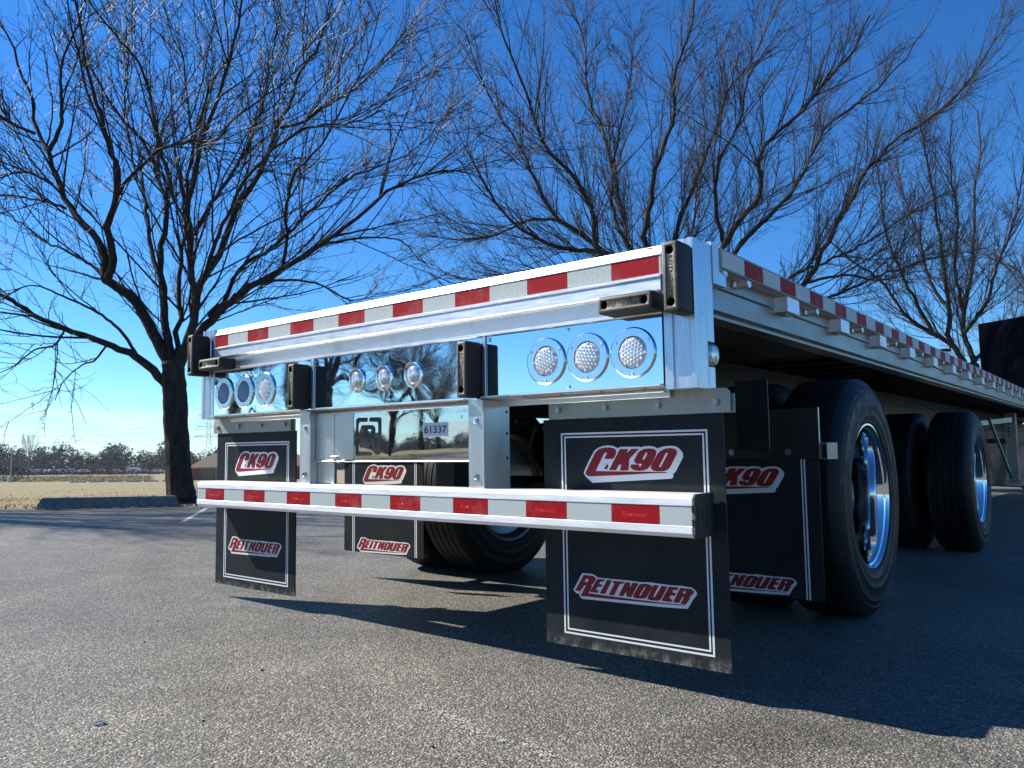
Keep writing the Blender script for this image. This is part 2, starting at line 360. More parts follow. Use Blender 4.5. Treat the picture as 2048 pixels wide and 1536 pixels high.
TREES = json.loads('''{"A":{"base":[-7.9,3.54,0.05],"limbs":[[0.22,0.167,[[0.01,0.01,-0.03],[0.01,-0.0,0.15],[0.0,-0.05,0.45],[0.01,-0.08,0.85],[0.02,-0.12,1.24],[0.03,-0.13,1.44],[0.04,-0.16,1.72],[0.04,-0.17,1.9]]],[0.08,0.017,[[-0.02,-0.18,1.54],[-0.07,-0.3,1.69],[-0.16,-0.49,1.89],[-0.26,-0.67,2.01],[-0.36,-0.84,2.1],[-0.55,-1.14,2.22],[-0.78,-1.52,2.41],[-0.89,-1.75,2.59],[-0.97,-1.9,2.68],[-1.13,-2.18,2.84],[-1.29,-2.45,2.91]]],[0.107,0.073,[[0.02,-0.16,1.71],[-0.03,-0.19,1.87],[-0.21,-0.3,2.24],[-0.34,-0.37,2.5],[-0.49,-0.46,2.76],[-0.7,-0.6,2.94],[-0.85,-0.69,3.05]]],[0.073,0.01,[[-0.6,-0.79,2.99],[-0.71,-0.78,3.3],[-0.85,-0.81,3.57],[-1.12,-0.92,3.85],[-1.4,-1.01,4.2],[-1.62,-1.07,4.59],[-1.79,-1.09,4.99],[-2.02,-1.18,5.27],[-2.21,-1.19,5.82],[-2.5,-1.27,6.38],[-2.76,-1.34,6.87],[-2.96,-1.41,7.21],[-3.23,-1.48,7.84]]],[0.067,0.01,[[-0.59,-0.78,2.97],[-0.38,-0.8,3.22],[-0.24,-0.94,3.59],[-0.0,-0.97,3.87],[0.22,-1.04,4.2],[0.29,-1.19,4.45],[0.44,-1.38,4.84],[0.55,-1.58,5.16],[0.72,-1.72,5.48],[0.91,-1.88,5.81],[1.11,-2.03,6.13]]],[0.033,0.007,[[-0.43,-0.77,4.05],[-0.12,-0.76,4.26],[0.5,-0.66,4.53],[0.97,-0.54,4.55],[1.39,-0.43,4.49],[1.78,-0.4,4.67],[2.17,-0.34,4.79],[2.69,-0.28,4.93],[3.06,-0.26,5.09]]],[0.03,0.007,[[-0.6,-0.79,2.99],[-0.81,-0.85,3.18],[-1.18,-0.96,3.39],[-1.64,-1.11,3.62],[-2.21,-1.29,3.97],[-2.62,-1.42,4.28],[-3.2,-1.63,4.58]]],[0.027,0.007,[[-0.96,-1.18,3.95],[-1.19,-1.29,4.05],[-1.47,-1.42,4.13],[-1.79,-1.58,4.21],[-2.24,-1.78,4.19]]],[0.04,0.01,[[-1.07,-1.36,4.72],[-0.87,-1.33,4.94],[-0.74,-1.35,5.15],[-0.58,-1.44,5.54],[-0.42,-1.46,5.79],[-0.06,-1.43,6.19],[0.16,-1.47,6.55]]],[0.027,0.007,[[-1.07,-1.31,4.27],[-1.4,-1.5,4.46],[-1.78,-1.7,4.42],[-2.14,-1.88,4.28]]],[0.03,0.007,[[-1.21,-1.49,4.95],[-1.39,-1.74,5.07],[-1.54,-1.98,5.27],[-1.65,-2.24,5.61]]],[0.08,0.01,[[0.02,-0.18,1.78],[-0.05,-0.16,2.04],[-0.2,-0.19,2.37],[-0.27,-0.16,2.71],[-0.35,-0.15,3.0],[-0.46,-0.13,3.45],[-0.49,-0.05,3.88],[-0.61,-0.02,4.41],[-0.77,-0.07,4.76],[-0.96,-0.13,5.13],[-1.25,-0.26,5.48],[-1.56,-0.4,5.88],[-1.84,-0.5,6.41],[-2.15,-0.6,7.11],[-2.37,-0.61,7.99]]],[0.04,0.01,[[0.09,-0.36,4.04],[0.21,-0.36,4.29],[0.21,-0.48,4.58],[0.25,-0.56,4.85],[0.3,-0.71,5.32],[0.3,-0.86,5.68],[0.19,-1.09,5.98],[0.08,-1.34,6.28],[0.08,-1.52,6.69]]],[0.053,0.01,[[0.06,-0.14,1.78],[-0.0,-0.09,1.99],[-0.15,-0.0,2.48],[-0.31,0.07,2.99],[-0.43,0.18,3.5],[-0.55,0.28,4.01],[-0.7,0.38,4.62],[-0.8,0.51,5.24],[-1.04,0.56,5.93],[-1.27,0.62,6.71],[-1.49,0.57,7.09],[-1.78,0.53,7.7],[-2.06,0.56,8.61]]],[0.033,0.01,[[0.43,-0.17,4.76],[0.43,-0.14,4.92],[0.47,-0.06,5.28],[0.53,0.05,5.74],[0.64,0.19,6.09],[0.54,0.19,6.8],[0.53,0.26,7.39]]],[0.073,0.013,[[0.06,-0.14,1.81],[0.21,-0.14,2.0],[0.41,-0.14,2.24],[0.66,-0.22,2.69],[0.74,-0.34,2.99],[0.91,-0.44,3.37],[1.02,-0.55,3.67],[1.27,-0.6,4.04],[1.47,-0.65,4.33],[1.7,-0.67,4.59],[1.95,-0.68,4.86],[2.24,-0.73,5.21],[2.52,-0.8,5.58],[2.75,-0.9,5.9]]],[0.08,0.013,[[0.06,-0.14,1.74],[0.13,-0.07,2.04],[0.24,0.02,2.53],[0.26,0.05,2.9],[0.44,0.21,3.31],[0.57,0.32,3.78],[0.69,0.43,4.17],[0.91,0.62,4.61],[1.06,0.75,5.17],[1.18,0.86,5.62],[1.28,0.95,6.0],[1.46,1.1,6.34],[1.58,1.21,6.98],[1.66,1.28,7.5]]],[0.04,0.01,[[0.38,-0.08,3.57],[0.39,0.12,4.05],[0.49,0.41,4.54],[0.52,0.62,5.05],[0.52,0.82,5.63],[0.46,0.97,6.31],[0.41,1.17,7.1],[0.25,1.26,7.92]]],[0.03,0.007,[[1.36,0.55,4.98],[1.69,0.68,5.01],[1.92,0.75,5.14],[2.49,0.94,5.36],[2.95,1.04,5.71],[3.33,1.1,6.0]]],[0.087,0.01,[[0.04,-0.15,1.71],[0.23,-0.08,2.03],[0.44,0.01,2.32],[0.64,0.11,2.5],[0.85,0.22,2.68],[1.04,0.32,2.83],[1.41,0.54,3.03],[1.89,0.8,3.34],[2.23,0.99,3.59],[2.67,1.22,3.94],[3.03,1.42,4.15],[3.4,1.65,4.22],[3.66,1.83,4.14]]],[0.043,0.01,[[0.45,0.1,2.47],[0.53,0.29,2.78],[0.59,0.49,3.2],[0.77,0.8,3.47],[0.88,0.99,3.7],[1.03,1.27,4.06],[1.24,1.63,4.51],[1.52,2.05,4.82],[1.85,2.55,5.14],[2.09,2.95,5.75]]],[0.033,0.007,[[1.24,0.66,3.07],[1.41,0.62,3.36],[1.59,0.49,3.79],[1.84,0.43,4.19],[2.34,0.51,4.54],[2.8,0.52,4.99],[3.19,0.5,5.41],[3.45,0.42,5.77]]],[0.027,0.007,[[1.67,0.97,3.41],[1.88,1.21,3.49],[2.09,1.46,3.54],[2.35,1.77,3.52],[2.49,2.01,3.26]]],[0.027,0.007,[[1.01,0.49,2.92],[1.16,0.86,3.0],[1.31,1.24,2.97],[1.45,1.66,2.8],[1.6,1.99,2.9]]],[0.04,0.01,[[0.33,-0.03,2.7],[0.82,-0.12,3.15],[1.31,-0.21,3.56],[1.94,-0.28,3.97],[2.88,-0.26,4.27],[3.56,-0.17,4.17],[4.15,-0.14,4.18]]],[0.04,0.01,[[-0.01,-0.32,2.92],[-0.46,-0.28,3.61],[-0.79,-0.2,4.27],[-1.16,-0.19,4.87],[-1.66,-0.12,5.87],[-1.98,0.04,6.83],[-2.42,0.18,8.05]]],[0.03,0.007,[[-0.29,-0.43,1.9],[-0.18,-0.78,2.27],[-0.16,-1.11,2.48],[-0.16,-1.52,2.62],[-0.17,-1.85,2.69],[-0.15,-2.16,2.46]]],[0.02,0.007,[[-0.62,-0.72,2.14],[-0.87,-0.79,1.93],[-1.06,-0.86,1.88],[-1.35,-0.96,1.69],[-1.57,-0.99,1.42]]],[0.02,0.007,[[-1.06,-1.1,2.33],[-1.1,-1.2,2.12],[-1.23,-1.39,2.05],[-1.33,-1.58,1.84],[-1.41,-1.72,1.74]]]]},"B":{"base":[-5.7,14.08,-0.21],"limbs":[[0.289,0.244,[[-0.0,0.06,0.24],[0.02,0.01,0.85],[0.04,-0.07,1.73],[0.07,-0.12,2.4],[0.08,-0.16,2.84]]],[0.1,0.017,[[0.07,-0.15,2.67],[-0.57,-0.4,4.24],[-1.01,-0.61,4.96],[-1.46,-0.85,5.42],[-2.34,-1.33,6.23],[-2.79,-1.56,6.98],[-3.11,-1.69,7.85],[-3.62,-1.94,8.92],[-4.06,-2.15,9.98],[-4.41,-2.28,11.18]]],[0.067,0.011,[[-1.13,-1.38,5.26],[-1.57,-1.9,5.27],[-2.07,-2.52,5.46],[-2.51,-3.17,5.96],[-2.79,-3.83,6.95],[-2.95,-4.34,7.81]]],[0.044,0.011,[[-1.85,-2.03,5.97],[-2.42,-2.4,6.0],[-3.11,-2.8,5.7],[-3.68,-3.17,5.62],[-4.44,-3.67,5.77]]],[0.089,0.017,[[0.02,-0.2,2.84],[-0.26,-0.99,3.78],[-0.57,-1.7,4.49],[-0.78,-2.26,5.09],[-0.67,-2.57,5.78],[-0.79,-3.09,6.44],[-0.97,-3.51,6.78],[-1.07,-3.87,7.19],[-1.06,-4.31,7.89],[-1.08,-4.88,8.68],[-1.02,-5.24,9.28]]],[0.089,0.017,[[0.08,-0.16,2.84],[-0.55,-0.19,4.5],[-1.12,-0.32,5.58],[-1.33,-0.26,6.57],[-1.78,-0.2,8.44],[-2.2,-0.26,9.64],[-2.33,-0.12,10.87],[-2.61,-0.11,12.0]]],[0.1,0.017,[[0.08,-0.16,2.84],[-0.11,-0.67,4.36],[-0.28,-1.05,5.35],[-0.11,-1.12,6.17],[0.07,-1.15,6.88],[0.47,-1.08,7.88],[0.58,-1.16,8.53],[0.7,-1.21,9.12],[0.97,-1.16,9.73],[1.12,-1.19,10.33]]],[0.078,0.017,[[-0.15,-0.48,4.17],[-0.05,-0.38,5.08],[0.05,-0.29,5.6],[0.33,-0.05,6.67],[0.69,0.27,7.69],[0.89,0.45,8.43],[1.11,0.64,9.13],[1.61,1.07,10.0],[1.84,1.27,10.82]]],[0.089,0.017,[[0.11,-0.13,2.84],[0.66,-0.44,4.07],[1.33,-0.63,5.15],[1.81,-0.66,5.66],[2.18,-0.7,6.09],[2.27,-1.01,6.65],[2.6,-1.05,7.0],[3.23,-1.02,7.42],[3.64,-1.08,7.82],[4.08,-1.08,8.1],[4.53,-1.27,8.69]]],[0.089,0.017,[[0.13,-0.11,2.78],[0.48,0.62,4.36],[0.84,1.22,5.4],[1.31,1.86,6.23],[1.77,2.5,7.0],[2.07,2.95,7.81],[2.37,3.4,8.7],[3.09,4.31,9.55],[3.55,4.88,10.21],[4.24,5.78,11.53]]],[0.094,0.017,[[0.13,-0.09,2.62],[1.36,0.55,3.68],[2.12,0.96,4.19],[2.41,1.11,4.44],[2.83,1.23,5.23],[3.17,1.34,5.85],[3.64,1.5,6.67],[4.12,1.7,7.29],[5.0,2.17,7.89],[5.57,2.43,8.52],[6.05,2.59,9.3]]],[0.056,0.011,[[-0.7,-1.05,5.37],[-1.06,-1.02,6.04],[-1.25,-0.77,7.08],[-1.29,-0.3,8.44],[-1.27,0.22,9.86],[-1.34,0.65,11.34]]],[0.056,0.011,[[0.95,0.26,5.39],[1.04,-0.33,6.23],[1.33,-0.69,6.94],[1.88,-0.89,7.59],[2.26,-1.26,8.29],[2.96,-1.46,8.89]]],[0.05,0.011,[[1.3,0.72,3.7],[1.88,1.39,4.63],[2.63,2.22,5.11],[3.33,2.97,5.61],[4.13,3.84,6.35],[4.77,4.52,6.87]]],[0.05,0.011,[[-0.43,-0.67,3.84],[-1.0,-1.42,4.26],[-1.48,-2.06,4.56],[-2.11,-2.84,4.75],[-2.68,-3.5,4.5],[-3.22,-4.16,4.58]]],[0.056,0.011,[[0.08,-0.16,2.84],[-0.1,0.4,4.29],[-0.16,1.05,5.84],[-0.21,1.69,7.5],[-0.29,2.29,9.26],[-0.57,2.73,11.12]]],[0.044,0.011,[[2.3,1.43,4.51],[3.08,1.7,4.61],[3.73,1.93,4.44],[4.47,2.15,4.58]]],[0.05,0.011,[[1.67,0.97,4.14],[2.44,2.0,4.19],[3.26,3.06,4.7],[4.2,4.26,5.23],[5.09,5.37,5.53]]]]},"C":{"base":[-1.66,24.62,-0.43],"limbs":[[0.251,0.207,[[-0.05,0.05,0.05],[0.03,-0.01,1.22],[0.12,-0.07,2.4],[0.19,-0.13,3.49]]],[0.111,0.022,[[0.15,-0.09,2.84],[0.04,-0.17,3.26],[-0.3,-0.41,4.04],[-0.72,-0.7,4.37],[-1.15,-1.0,4.74],[-1.43,-1.19,5.1],[-1.92,-1.54,6.06],[-2.61,-2.02,6.69],[-3.19,-2.43,7.48]]],[0.089,0.022,[[-0.28,-0.55,3.95],[-0.3,-0.76,4.45],[-0.23,-0.91,5.02],[-0.24,-1.24,5.86],[-0.24,-1.66,6.95],[-0.24,-2.08,8.02],[-0.32,-2.67,9.33],[-0.32,-3.04,10.22]]],[0.103,0.022,[[0.19,-0.13,3.43],[0.06,-0.13,4.04],[-0.01,-0.13,4.43],[0.0,-0.03,5.11],[0.18,0.25,6.04],[0.34,0.55,7.3],[0.33,0.7,8.59],[0.56,1.1,10.23],[0.55,1.24,11.58]]],[0.081,0.015,[[0.03,-0.36,4.4],[0.32,-0.34,4.73],[0.68,-0.39,5.27],[0.94,-0.62,6.08],[1.37,-0.8,6.98],[1.71,-1.17,8.11],[2.05,-1.61,9.32]]],[0.081,0.015,[[0.23,-0.11,3.58],[0.63,0.43,4.04],[1.04,0.96,4.5],[1.53,1.6,5.13],[2.16,2.44,6.1],[2.58,3.12,7.42]]],[0.066,0.015,[[-0.68,-0.91,4.34],[-1.02,-1.44,5.34],[-1.29,-1.87,6.21],[-1.53,-2.35,7.34],[-1.52,-2.68,8.74],[-1.64,-3.05,9.85]]],[0.066,0.015,[[-0.27,-0.66,5.06],[-0.74,-0.6,6.03],[-1.0,-0.32,7.36],[-1.39,-0.14,8.75],[-1.67,0.22,10.54]]],[0.066,0.015,[[0.06,-0.4,5.05],[0.01,-1.17,6.12],[0.26,-1.87,7.39],[0.28,-2.75,8.59],[0.51,-3.44,9.71]]],[0.059,0.015,[[-0.33,-0.59,3.88],[-1.02,-1.14,3.89],[-1.7,-1.71,4.2],[-2.6,-2.46,4.51],[-3.28,-3.02,4.67]]],[0.059,0.015,[[0.35,-0.02,3.72],[0.79,0.49,3.58],[1.49,1.25,3.88],[2.18,2.03,3.89]]]]}}''')
LOGO = json.loads('''{"ckw":[[[-0.1508,0.6372],[-0.1483,0.6448],[-0.1323,0.6731],[-0.1113,0.705],[-0.0978,0.7132],[-0.0823,0.7181],[-0.0648,0.7203],[-0.0475,0.7187],[-0.0359,0.7143],[-0.0296,0.7111],[-0.022,0.7151],[0.0446,0.715],[0.0476,0.7124],[0.0569,0.7155],[0.0731,0.7164],[0.0891,0.7146],[0.1018,0.7091],[0.1108,0.7125],[0.1266,0.7153],[0.1441,0.7162],[0.1576,0.7142],[0.167,0.7092],[0.1771,0.6987],[0.18,0.69],[0.179,0.6831],[0.1551,0.6432],[0.1472,0.637],[0.148,0.6309],[0.1449,0.6253],[0.1371,0.6239],[-0.1206,0.6086],[-0.1447,0.6278]]],"ckr":[[[-0.1445,0.6372],[-0.1416,0.6448],[-0.1105,0.6956],[-0.1025,0.7039],[-0.0913,0.7104],[-0.0737,0.7139],[-0.0563,0.7137],[-0.0434,0.7113],[-0.0361,0.7061],[-0.0348,0.7005],[-0.0365,0.6932],[-0.045,0.68],[-0.0768,0.6801],[-0.0676,0.6953],[-0.068,0.6986],[-0.073,0.699],[-0.0774,0.6953],[-0.1081,0.6437],[0.1271,0.6426],[0.129,0.6412],[0.127,0.64],[0.0786,0.6384],[-0.0244,0.6324],[-0.1245,0.6277],[-0.1357,0.6289],[-0.1428,0.6326]],[[-0.0222,0.7087],[0.0062,0.7084],[-0.0005,0.6957],[0.0166,0.7088],[0.0414,0.7085],[0.0089,0.6793],[0.005,0.6461],[-0.0236,0.6459],[-0.0193,0.6629],[-0.0261,0.6629],[-0.0372,0.6464],[-0.0614,0.6468]],[[0.0442,0.7026],[0.0566,0.7078],[0.0729,0.7094],[0.0889,0.708],[0.0967,0.7029],[0.0974,0.6958],[0.0942,0.6879],[0.0763,0.6586],[0.067,0.6506],[0.0547,0.6464],[0.0384,0.6449],[0.022,0.6473],[0.0129,0.653],[0.012,0.6593],[0.0153,0.6639],[0.0406,0.6635],[0.04,0.6585],[0.044,0.6564],[0.05,0.6653],[0.0329,0.6653],[0.0244,0.6711],[0.025,0.6774],[0.0379,0.6972]],[[0.1105,0.7019],[0.1224,0.7076],[0.1401,0.7099],[0.1554,0.7073],[0.1614,0.7023],[0.1617,0.6954],[0.1586,0.6884],[0.1382,0.6553],[0.1302,0.6482],[0.1184,0.6447],[0.0987,0.6442],[0.0849,0.6466],[0.079,0.6515],[0.0783,0.6586],[0.0815,0.6666],[0.1024,0.6958]]],"ckc":[[[0.0634,0.6975],[0.0674,0.6975],[0.0688,0.6943],[0.0588,0.6786],[0.0541,0.6779],[0.0527,0.6804]],[[0.1299,0.6968],[0.1332,0.6956],[0.1317,0.6917],[0.11,0.6573],[0.107,0.6555],[0.1051,0.6583],[0.1265,0.6947]]],"ckb":[[[-0.078,0.6498],[-0.0685,0.6638],[-0.0629,0.6628],[-0.0663,0.6517],[-0.0689,0.6497]]],"rew":[[[-0.164,0.3377],[-0.1276,0.3375],[-0.117,0.334],[-0.1092,0.3291],[-0.0777,0.3291],[-0.0062,0.3298],[0.0334,0.3292],[0.0674,0.3313],[0.1241,0.3293],[0.1609,0.3308],[0.1925,0.3292],[0.2034,0.3227],[0.208,0.3161],[0.2063,0.3099],[0.1946,0.2955],[0.1792,0.2705],[0.1009,0.2668],[-0.1673,0.2611],[-0.1775,0.2702],[-0.173,0.2756],[-0.1848,0.2743],[-0.1964,0.2829],[-0.1955,0.2875]]],"rer":[[[-0.1587,0.333],[-0.125,0.3328],[-0.1159,0.3279],[-0.1157,0.3219],[-0.1243,0.31],[-0.1317,0.3049],[-0.1299,0.3006],[-0.143,0.28],[-0.0078,0.2787],[0.0895,0.2786],[0.1717,0.2802],[0.1716,0.2782],[0.0656,0.2743],[-0.0586,0.2712],[-0.172,0.2689],[-0.1514,0.3019],[-0.1568,0.3018],[-0.1722,0.283],[-0.1909,0.2834]],[[-0.1106,0.3252],[-0.083,0.326],[-0.0897,0.3183],[-0.1003,0.3178],[-0.1044,0.3108],[-0.0934,0.3101],[-0.098,0.3026],[-0.1099,0.3021],[-0.1155,0.2931],[-0.1063,0.2907],[-0.1091,0.2839],[-0.1384,0.2842],[-0.1369,0.2877]],[[-0.0765,0.3261],[-0.0597,0.3259],[-0.0842,0.2838],[-0.1038,0.2833]],[[-0.0558,0.3245],[-0.0189,0.3254],[-0.0229,0.3185],[-0.033,0.3182],[-0.0545,0.2825],[-0.0725,0.2828],[-0.0509,0.318],[-0.0578,0.3178]],[[-0.0152,0.3246],[0.0011,0.3251],[-0.0006,0.3099],[0.0086,0.3253],[0.0271,0.3249],[0.0258,0.321],[0.0036,0.2836],[-0.0126,0.2834],[-0.0134,0.2979],[-0.0227,0.2836],[-0.0391,0.2834]],[[0.0332,0.3228],[0.0455,0.326],[0.0624,0.3255],[0.0719,0.3222],[0.0722,0.317],[0.0515,0.2865],[0.0393,0.2831],[0.0196,0.2821],[0.0098,0.2842],[0.0095,0.2895],[0.0282,0.3191]],[[0.0768,0.3254],[0.0934,0.3258],[0.0733,0.2919],[0.0793,0.2921],[0.1017,0.3257],[0.1204,0.3248],[0.0969,0.2861],[0.0873,0.2825],[0.0658,0.2817],[0.0562,0.2838],[0.0559,0.288]],[[0.1239,0.3252],[0.1539,0.326],[0.1479,0.3172],[0.1376,0.3172],[0.1339,0.3106],[0.1453,0.3093],[0.1405,0.3014],[0.1289,0.3015],[0.124,0.2941],[0.1332,0.2899],[0.1306,0.2831],[0.1027,0.2836],[0.1016,0.2876]],[[0.1585,0.3254],[0.1923,0.3251],[0.2,0.3204],[0.1975,0.313],[0.1906,0.3072],[0.186,0.3037],[0.1869,0.2987],[0.174,0.2817],[0.157,0.2819],[0.169,0.3019],[0.1645,0.3019],[0.1536,0.2835],[0.1353,0.2836]]],"rec":[[[-0.1495,0.3221],[-0.1428,0.3221],[-0.142,0.3184],[-0.147,0.3123],[-0.1552,0.3122]],[[0.0476,0.3167],[0.0517,0.3167],[0.0337,0.2912],[0.0297,0.2912]],[[0.1696,0.3173],[0.1759,0.3169],[0.1716,0.3104],[0.1659,0.3104]]],"em":[[[-0.1807,0.7755],[-0.1798,0.8276],[-0.1763,0.8346],[-0.1684,0.8386],[-0.1186,0.8373],[-0.1151,0.8313],[-0.1164,0.8232],[-0.1203,0.8214],[-0.1576,0.8222],[-0.164,0.8188],[-0.1675,0.8107],[-0.1688,0.7753],[-0.1746,0.7726]],[[-0.1053,0.8322],[-0.1011,0.8372],[-0.0493,0.8362],[-0.0408,0.8322],[-0.0401,0.7735],[-0.0458,0.7714],[-0.0561,0.7739],[-0.0571,0.8143],[-0.0612,0.8191],[-0.101,0.8213],[-0.1059,0.8263]],[[-0.1824,0.7566],[-0.1781,0.7608],[-0.1698,0.7599],[-0.168,0.7564],[-0.1672,0.7163],[-0.1625,0.712],[-0.1008,0.711],[-0.0939,0.7082],[-0.0904,0.7017],[-0.0973,0.6966],[-0.1778,0.6966],[-0.1829,0.7]],[[-0.1521,0.7984],[-0.1504,0.8066],[-0.1433,0.8099],[-0.0906,0.8088],[-0.0784,0.8045],[-0.0733,0.7963],[-0.0726,0.787],[-0.0784,0.7744],[-0.087,0.7665],[-0.0836,0.7595],[-0.0732,0.7385],[-0.068,0.7223],[-0.0594,0.7199],[-0.0578,0.7543],[-0.0533,0.7612],[-0.0458,0.7622],[-0.0441,0.7105],[-0.0475,0.7025],[-0.0594,0.6987],[-0.0731,0.7016],[-0.0852,0.7109],[-0.0887,0.7248],[-0.0939,0.748],[-0.1009,0.7598],[-0.1086,0.7646],[-0.1086,0.7751],[-0.094,0.7778],[-0.0933,0.7898],[-0.0975,0.7934],[-0.115,0.7932],[-0.1155,0.7426],[-0.1044,0.7417],[-0.0991,0.7342],[-0.1026,0.7261],[-0.1536,0.7256],[-0.159,0.7303],[-0.158,0.7385],[-0.1501,0.7431],[-0.1395,0.7434],[-0.1389,0.7922],[-0.1503,0.7937]]],"plate_xz":[[-0.2752,0.8721]]}''')
# ------------------------------------------------------------------ ground
P0 = np.array([-8.254, 1.533]); TD = np.array([.411, .911]); ND = np.array([-.911, .411])
def GZ(x, y):
    x = np.asarray(x, float); y = np.asarray(y, float)
    s = (x-P0[0])*ND[0]+(y-P0[1])*ND[1]; tt = (x-P0[0])*TD[0]+(y-P0[1])*TD[1]
    sb = np.minimum(s, 0); sb = np.where(sb < -60, -60-(1-np.exp((sb+60)/60))*20, sb); tb = np.where(np.abs(tt) > 45, np.sign(tt)*(45+20*(1-np.exp(-(np.abs(tt)-45)/20))), tt)
    bx = P0[0]+sb*ND[0]+tb*TD[0]; by = P0[1]+sb*ND[1]+tb*TD[1]
    z = .052-.008*bx-.018*by
    so = np.maximum(s, 0)
    z = z - .0277*np.minimum(so, 150) - .011*np.clip(so-150, 0, 200) - .0145*np.maximum(so-350, 0)
    return z
def g1(x, y): return float(GZ(x, y))
def sheet(name, ss, ts, dz, mat_, edge=None, bumpy=0):
    S, T = np.meshgrid(ss, ts, indexing='ij')
    if edge is not None: S = S + edge(S, T)
    X = P0[0]+S*ND[0]+T*TD[0]; Y = P0[1]+S*ND[1]+T*TD[1]; Z = GZ(X, Y)+dz
    if bumpy: Z = Z + bumpy*np.clip((S+.1)/.6, 0, 1)*(RNG.random(S.shape)-.3)
    V = np.stack([X, Y, Z], -1).reshape(-1, 3); a, b = S.shape
    I = np.arange(a*b).reshape(a, b); F = np.stack([I[:-1, :-1], I[1:, :-1], I[1:, 1:], I[:-1, 1:]], -1).reshape(-1, 4)[:, ::-1]
    return raw_mesh(name, V, F, mat_, True)
def geo(a, b, n): return np.sign(b)*(np.geomspace(abs(a), abs(b), n)) if a else None
tl = np.unique(np.concatenate([-np.geomspace(30, 1800, 30), np.linspace(-30, 40, 141), np.geomspace(40, 1800, 30)]))
sl = np.unique(np.concatenate([-np.geomspace(.6, 1200, 24), np.linspace(-.5, 8, 60), np.geomspace(8, 2500, 60)]))
me = sheet('grass_field', sl, tl, -.012, M['grass'], bumpy=.035)
gf = link(bpy.data.objects.new('grass_field', me)); tag(gf, 'dry tan winter grass field beyond the parking lot', kind='structure')
ta = np.unique(np.concatenate([-np.geomspace(30, 220, 14), np.linspace(-30, 40, 281), np.geomspace(40, 220, 14)]))
sa = np.unique(np.concatenate([-np.geomspace(1, 110, 34), [0, -.05, -.2, -.5]]))
edn = {round(float(v), 4): float(RNG.normal(0, .035)) for v in ta}
def edf(S, T):
    E = np.vectorize(lambda v: edn[round(float(v), 4)])(T)
    return np.where(S > -.3, E, 0)
asp = link(bpy.data.objects.new('asphalt_lot', sheet('asphalt_lot', sa, ta, 0, M['asphalt'], edge=edf)))
tag(asp, 'worn grey asphalt parking lot with pale exposed stones', kind='structure')
def onground(name, pts, m, dz=.004, **k):
    mb = MB(); mb.bm.faces.new([mb.bm.verts.new((x, y, g1(x, y)+dz)) for x, y in pts]); return mb.build(name, m, **k)
onground('parking_line', [(-5.08, 2.06), (-6.80, 3.32), (-6.83, 3.27), (-5.11, 2.02)], M['paint'], kind='structure', label='faded thin white parking line on the asphalt')
# pale scuff in the foreground: chips of broken paint
mb = MB()
for i in range(300):
    f = random.random(); x = .62+.46*f+random.gauss(0, .012); y = -.44-.075*f+random.gauss(0, .012)+.012*math.sin(9*f); r = random.uniform(.0008, .0028)
    z = g1(x, y)+.0045; a = random.random()*6
    mb.bm.faces.new([mb.bm.verts.new((x+r*math.cos(a+k*PI/2)*1.5, y+r*math.sin(a+k*PI/2), z)) for k in range(4)])
tag(mb.build('paint_scuff', M['paint'], recalc=False), 'pale broken scuff line of old paint on the asphalt', 'paint mark', kind='stuff')
# dead grass blades along the near edge
n = 26000; s_ = RNG.exponential(4.5, n)+.02; t_ = RNG.uniform(-8, 34, n)
X = P0[0]+s_*ND[0]+t_*TD[0]; Y = P0[1]+s_*ND[1]+t_*TD[1]; Z = GZ(X, Y)-.012
a = RNG.uniform(0, 2*PI, n); h = RNG.uniform(.015, .055, n)*(1+.3*np.sin(X*1.3)); wd = RNG.uniform(.004, .012, n); lean = RNG.normal(0, .03, (n, 2))
V = np.zeros((n, 3, 3)); V[:, 0] = np.stack([X-wd*np.cos(a), Y-wd*np.sin(a), Z], -1); V[:, 1] = np.stack([X+wd*np.cos(a), Y+wd*np.sin(a), Z], -1); V[:, 2] = np.stack([X+lean[:, 0], Y+lean[:, 1], Z+h], -1)
o = link(bpy.data.objects.new('dry_grass', raw_mesh('dry_grass', V.reshape(-1, 3), np.arange(3*n).reshape(n, 3), M['blade']))); tag(o, 'short dry straw coloured grass blades beside the lot', 'grass', kind='stuff')
# leaf litter and chips against the edge
def litter(name, n, m, s0, s1, t0, t1, size, label):
    s_ = RNG.uniform(s0, s1, n); t_ = RNG.uniform(t0, t1, n); X = P0[0]+s_*ND[0]+t_*TD[0]; Y = P0[1]+s_*ND[1]+t_*TD[1]; Z = GZ(X, Y)+.006
    V = np.zeros((n, 4, 3)); a = RNG.uniform(0, 2*PI, n); r = RNG.uniform(.5, 1, n)*size
    for k in range(4):
        V[:, k, 0] = X+r*np.cos(a+k*PI/2); V[:, k, 1] = Y+r*np.sin(a+k*PI/2)*.7; V[:, k, 2] = Z+RNG.uniform(0, size*1.1, n)
    o = link(bpy.data.objects.new(name, raw_mesh(name, V.reshape(-1, 3), np.arange(4*n).reshape(n, 4), m))); tag(o, label, name.replace('_', ' '), kind='stuff')
litter('leaf_litter', 900, M['leaf'], -.38, .1, .3, 3.4, .014, 'brown dead leaves and seed pods gathered under the parking block')
litter('stone_chips', 240, M['chip'], -.35, .05, .3, 3.2, .016, 'pale stone chips scattered along the parking block')
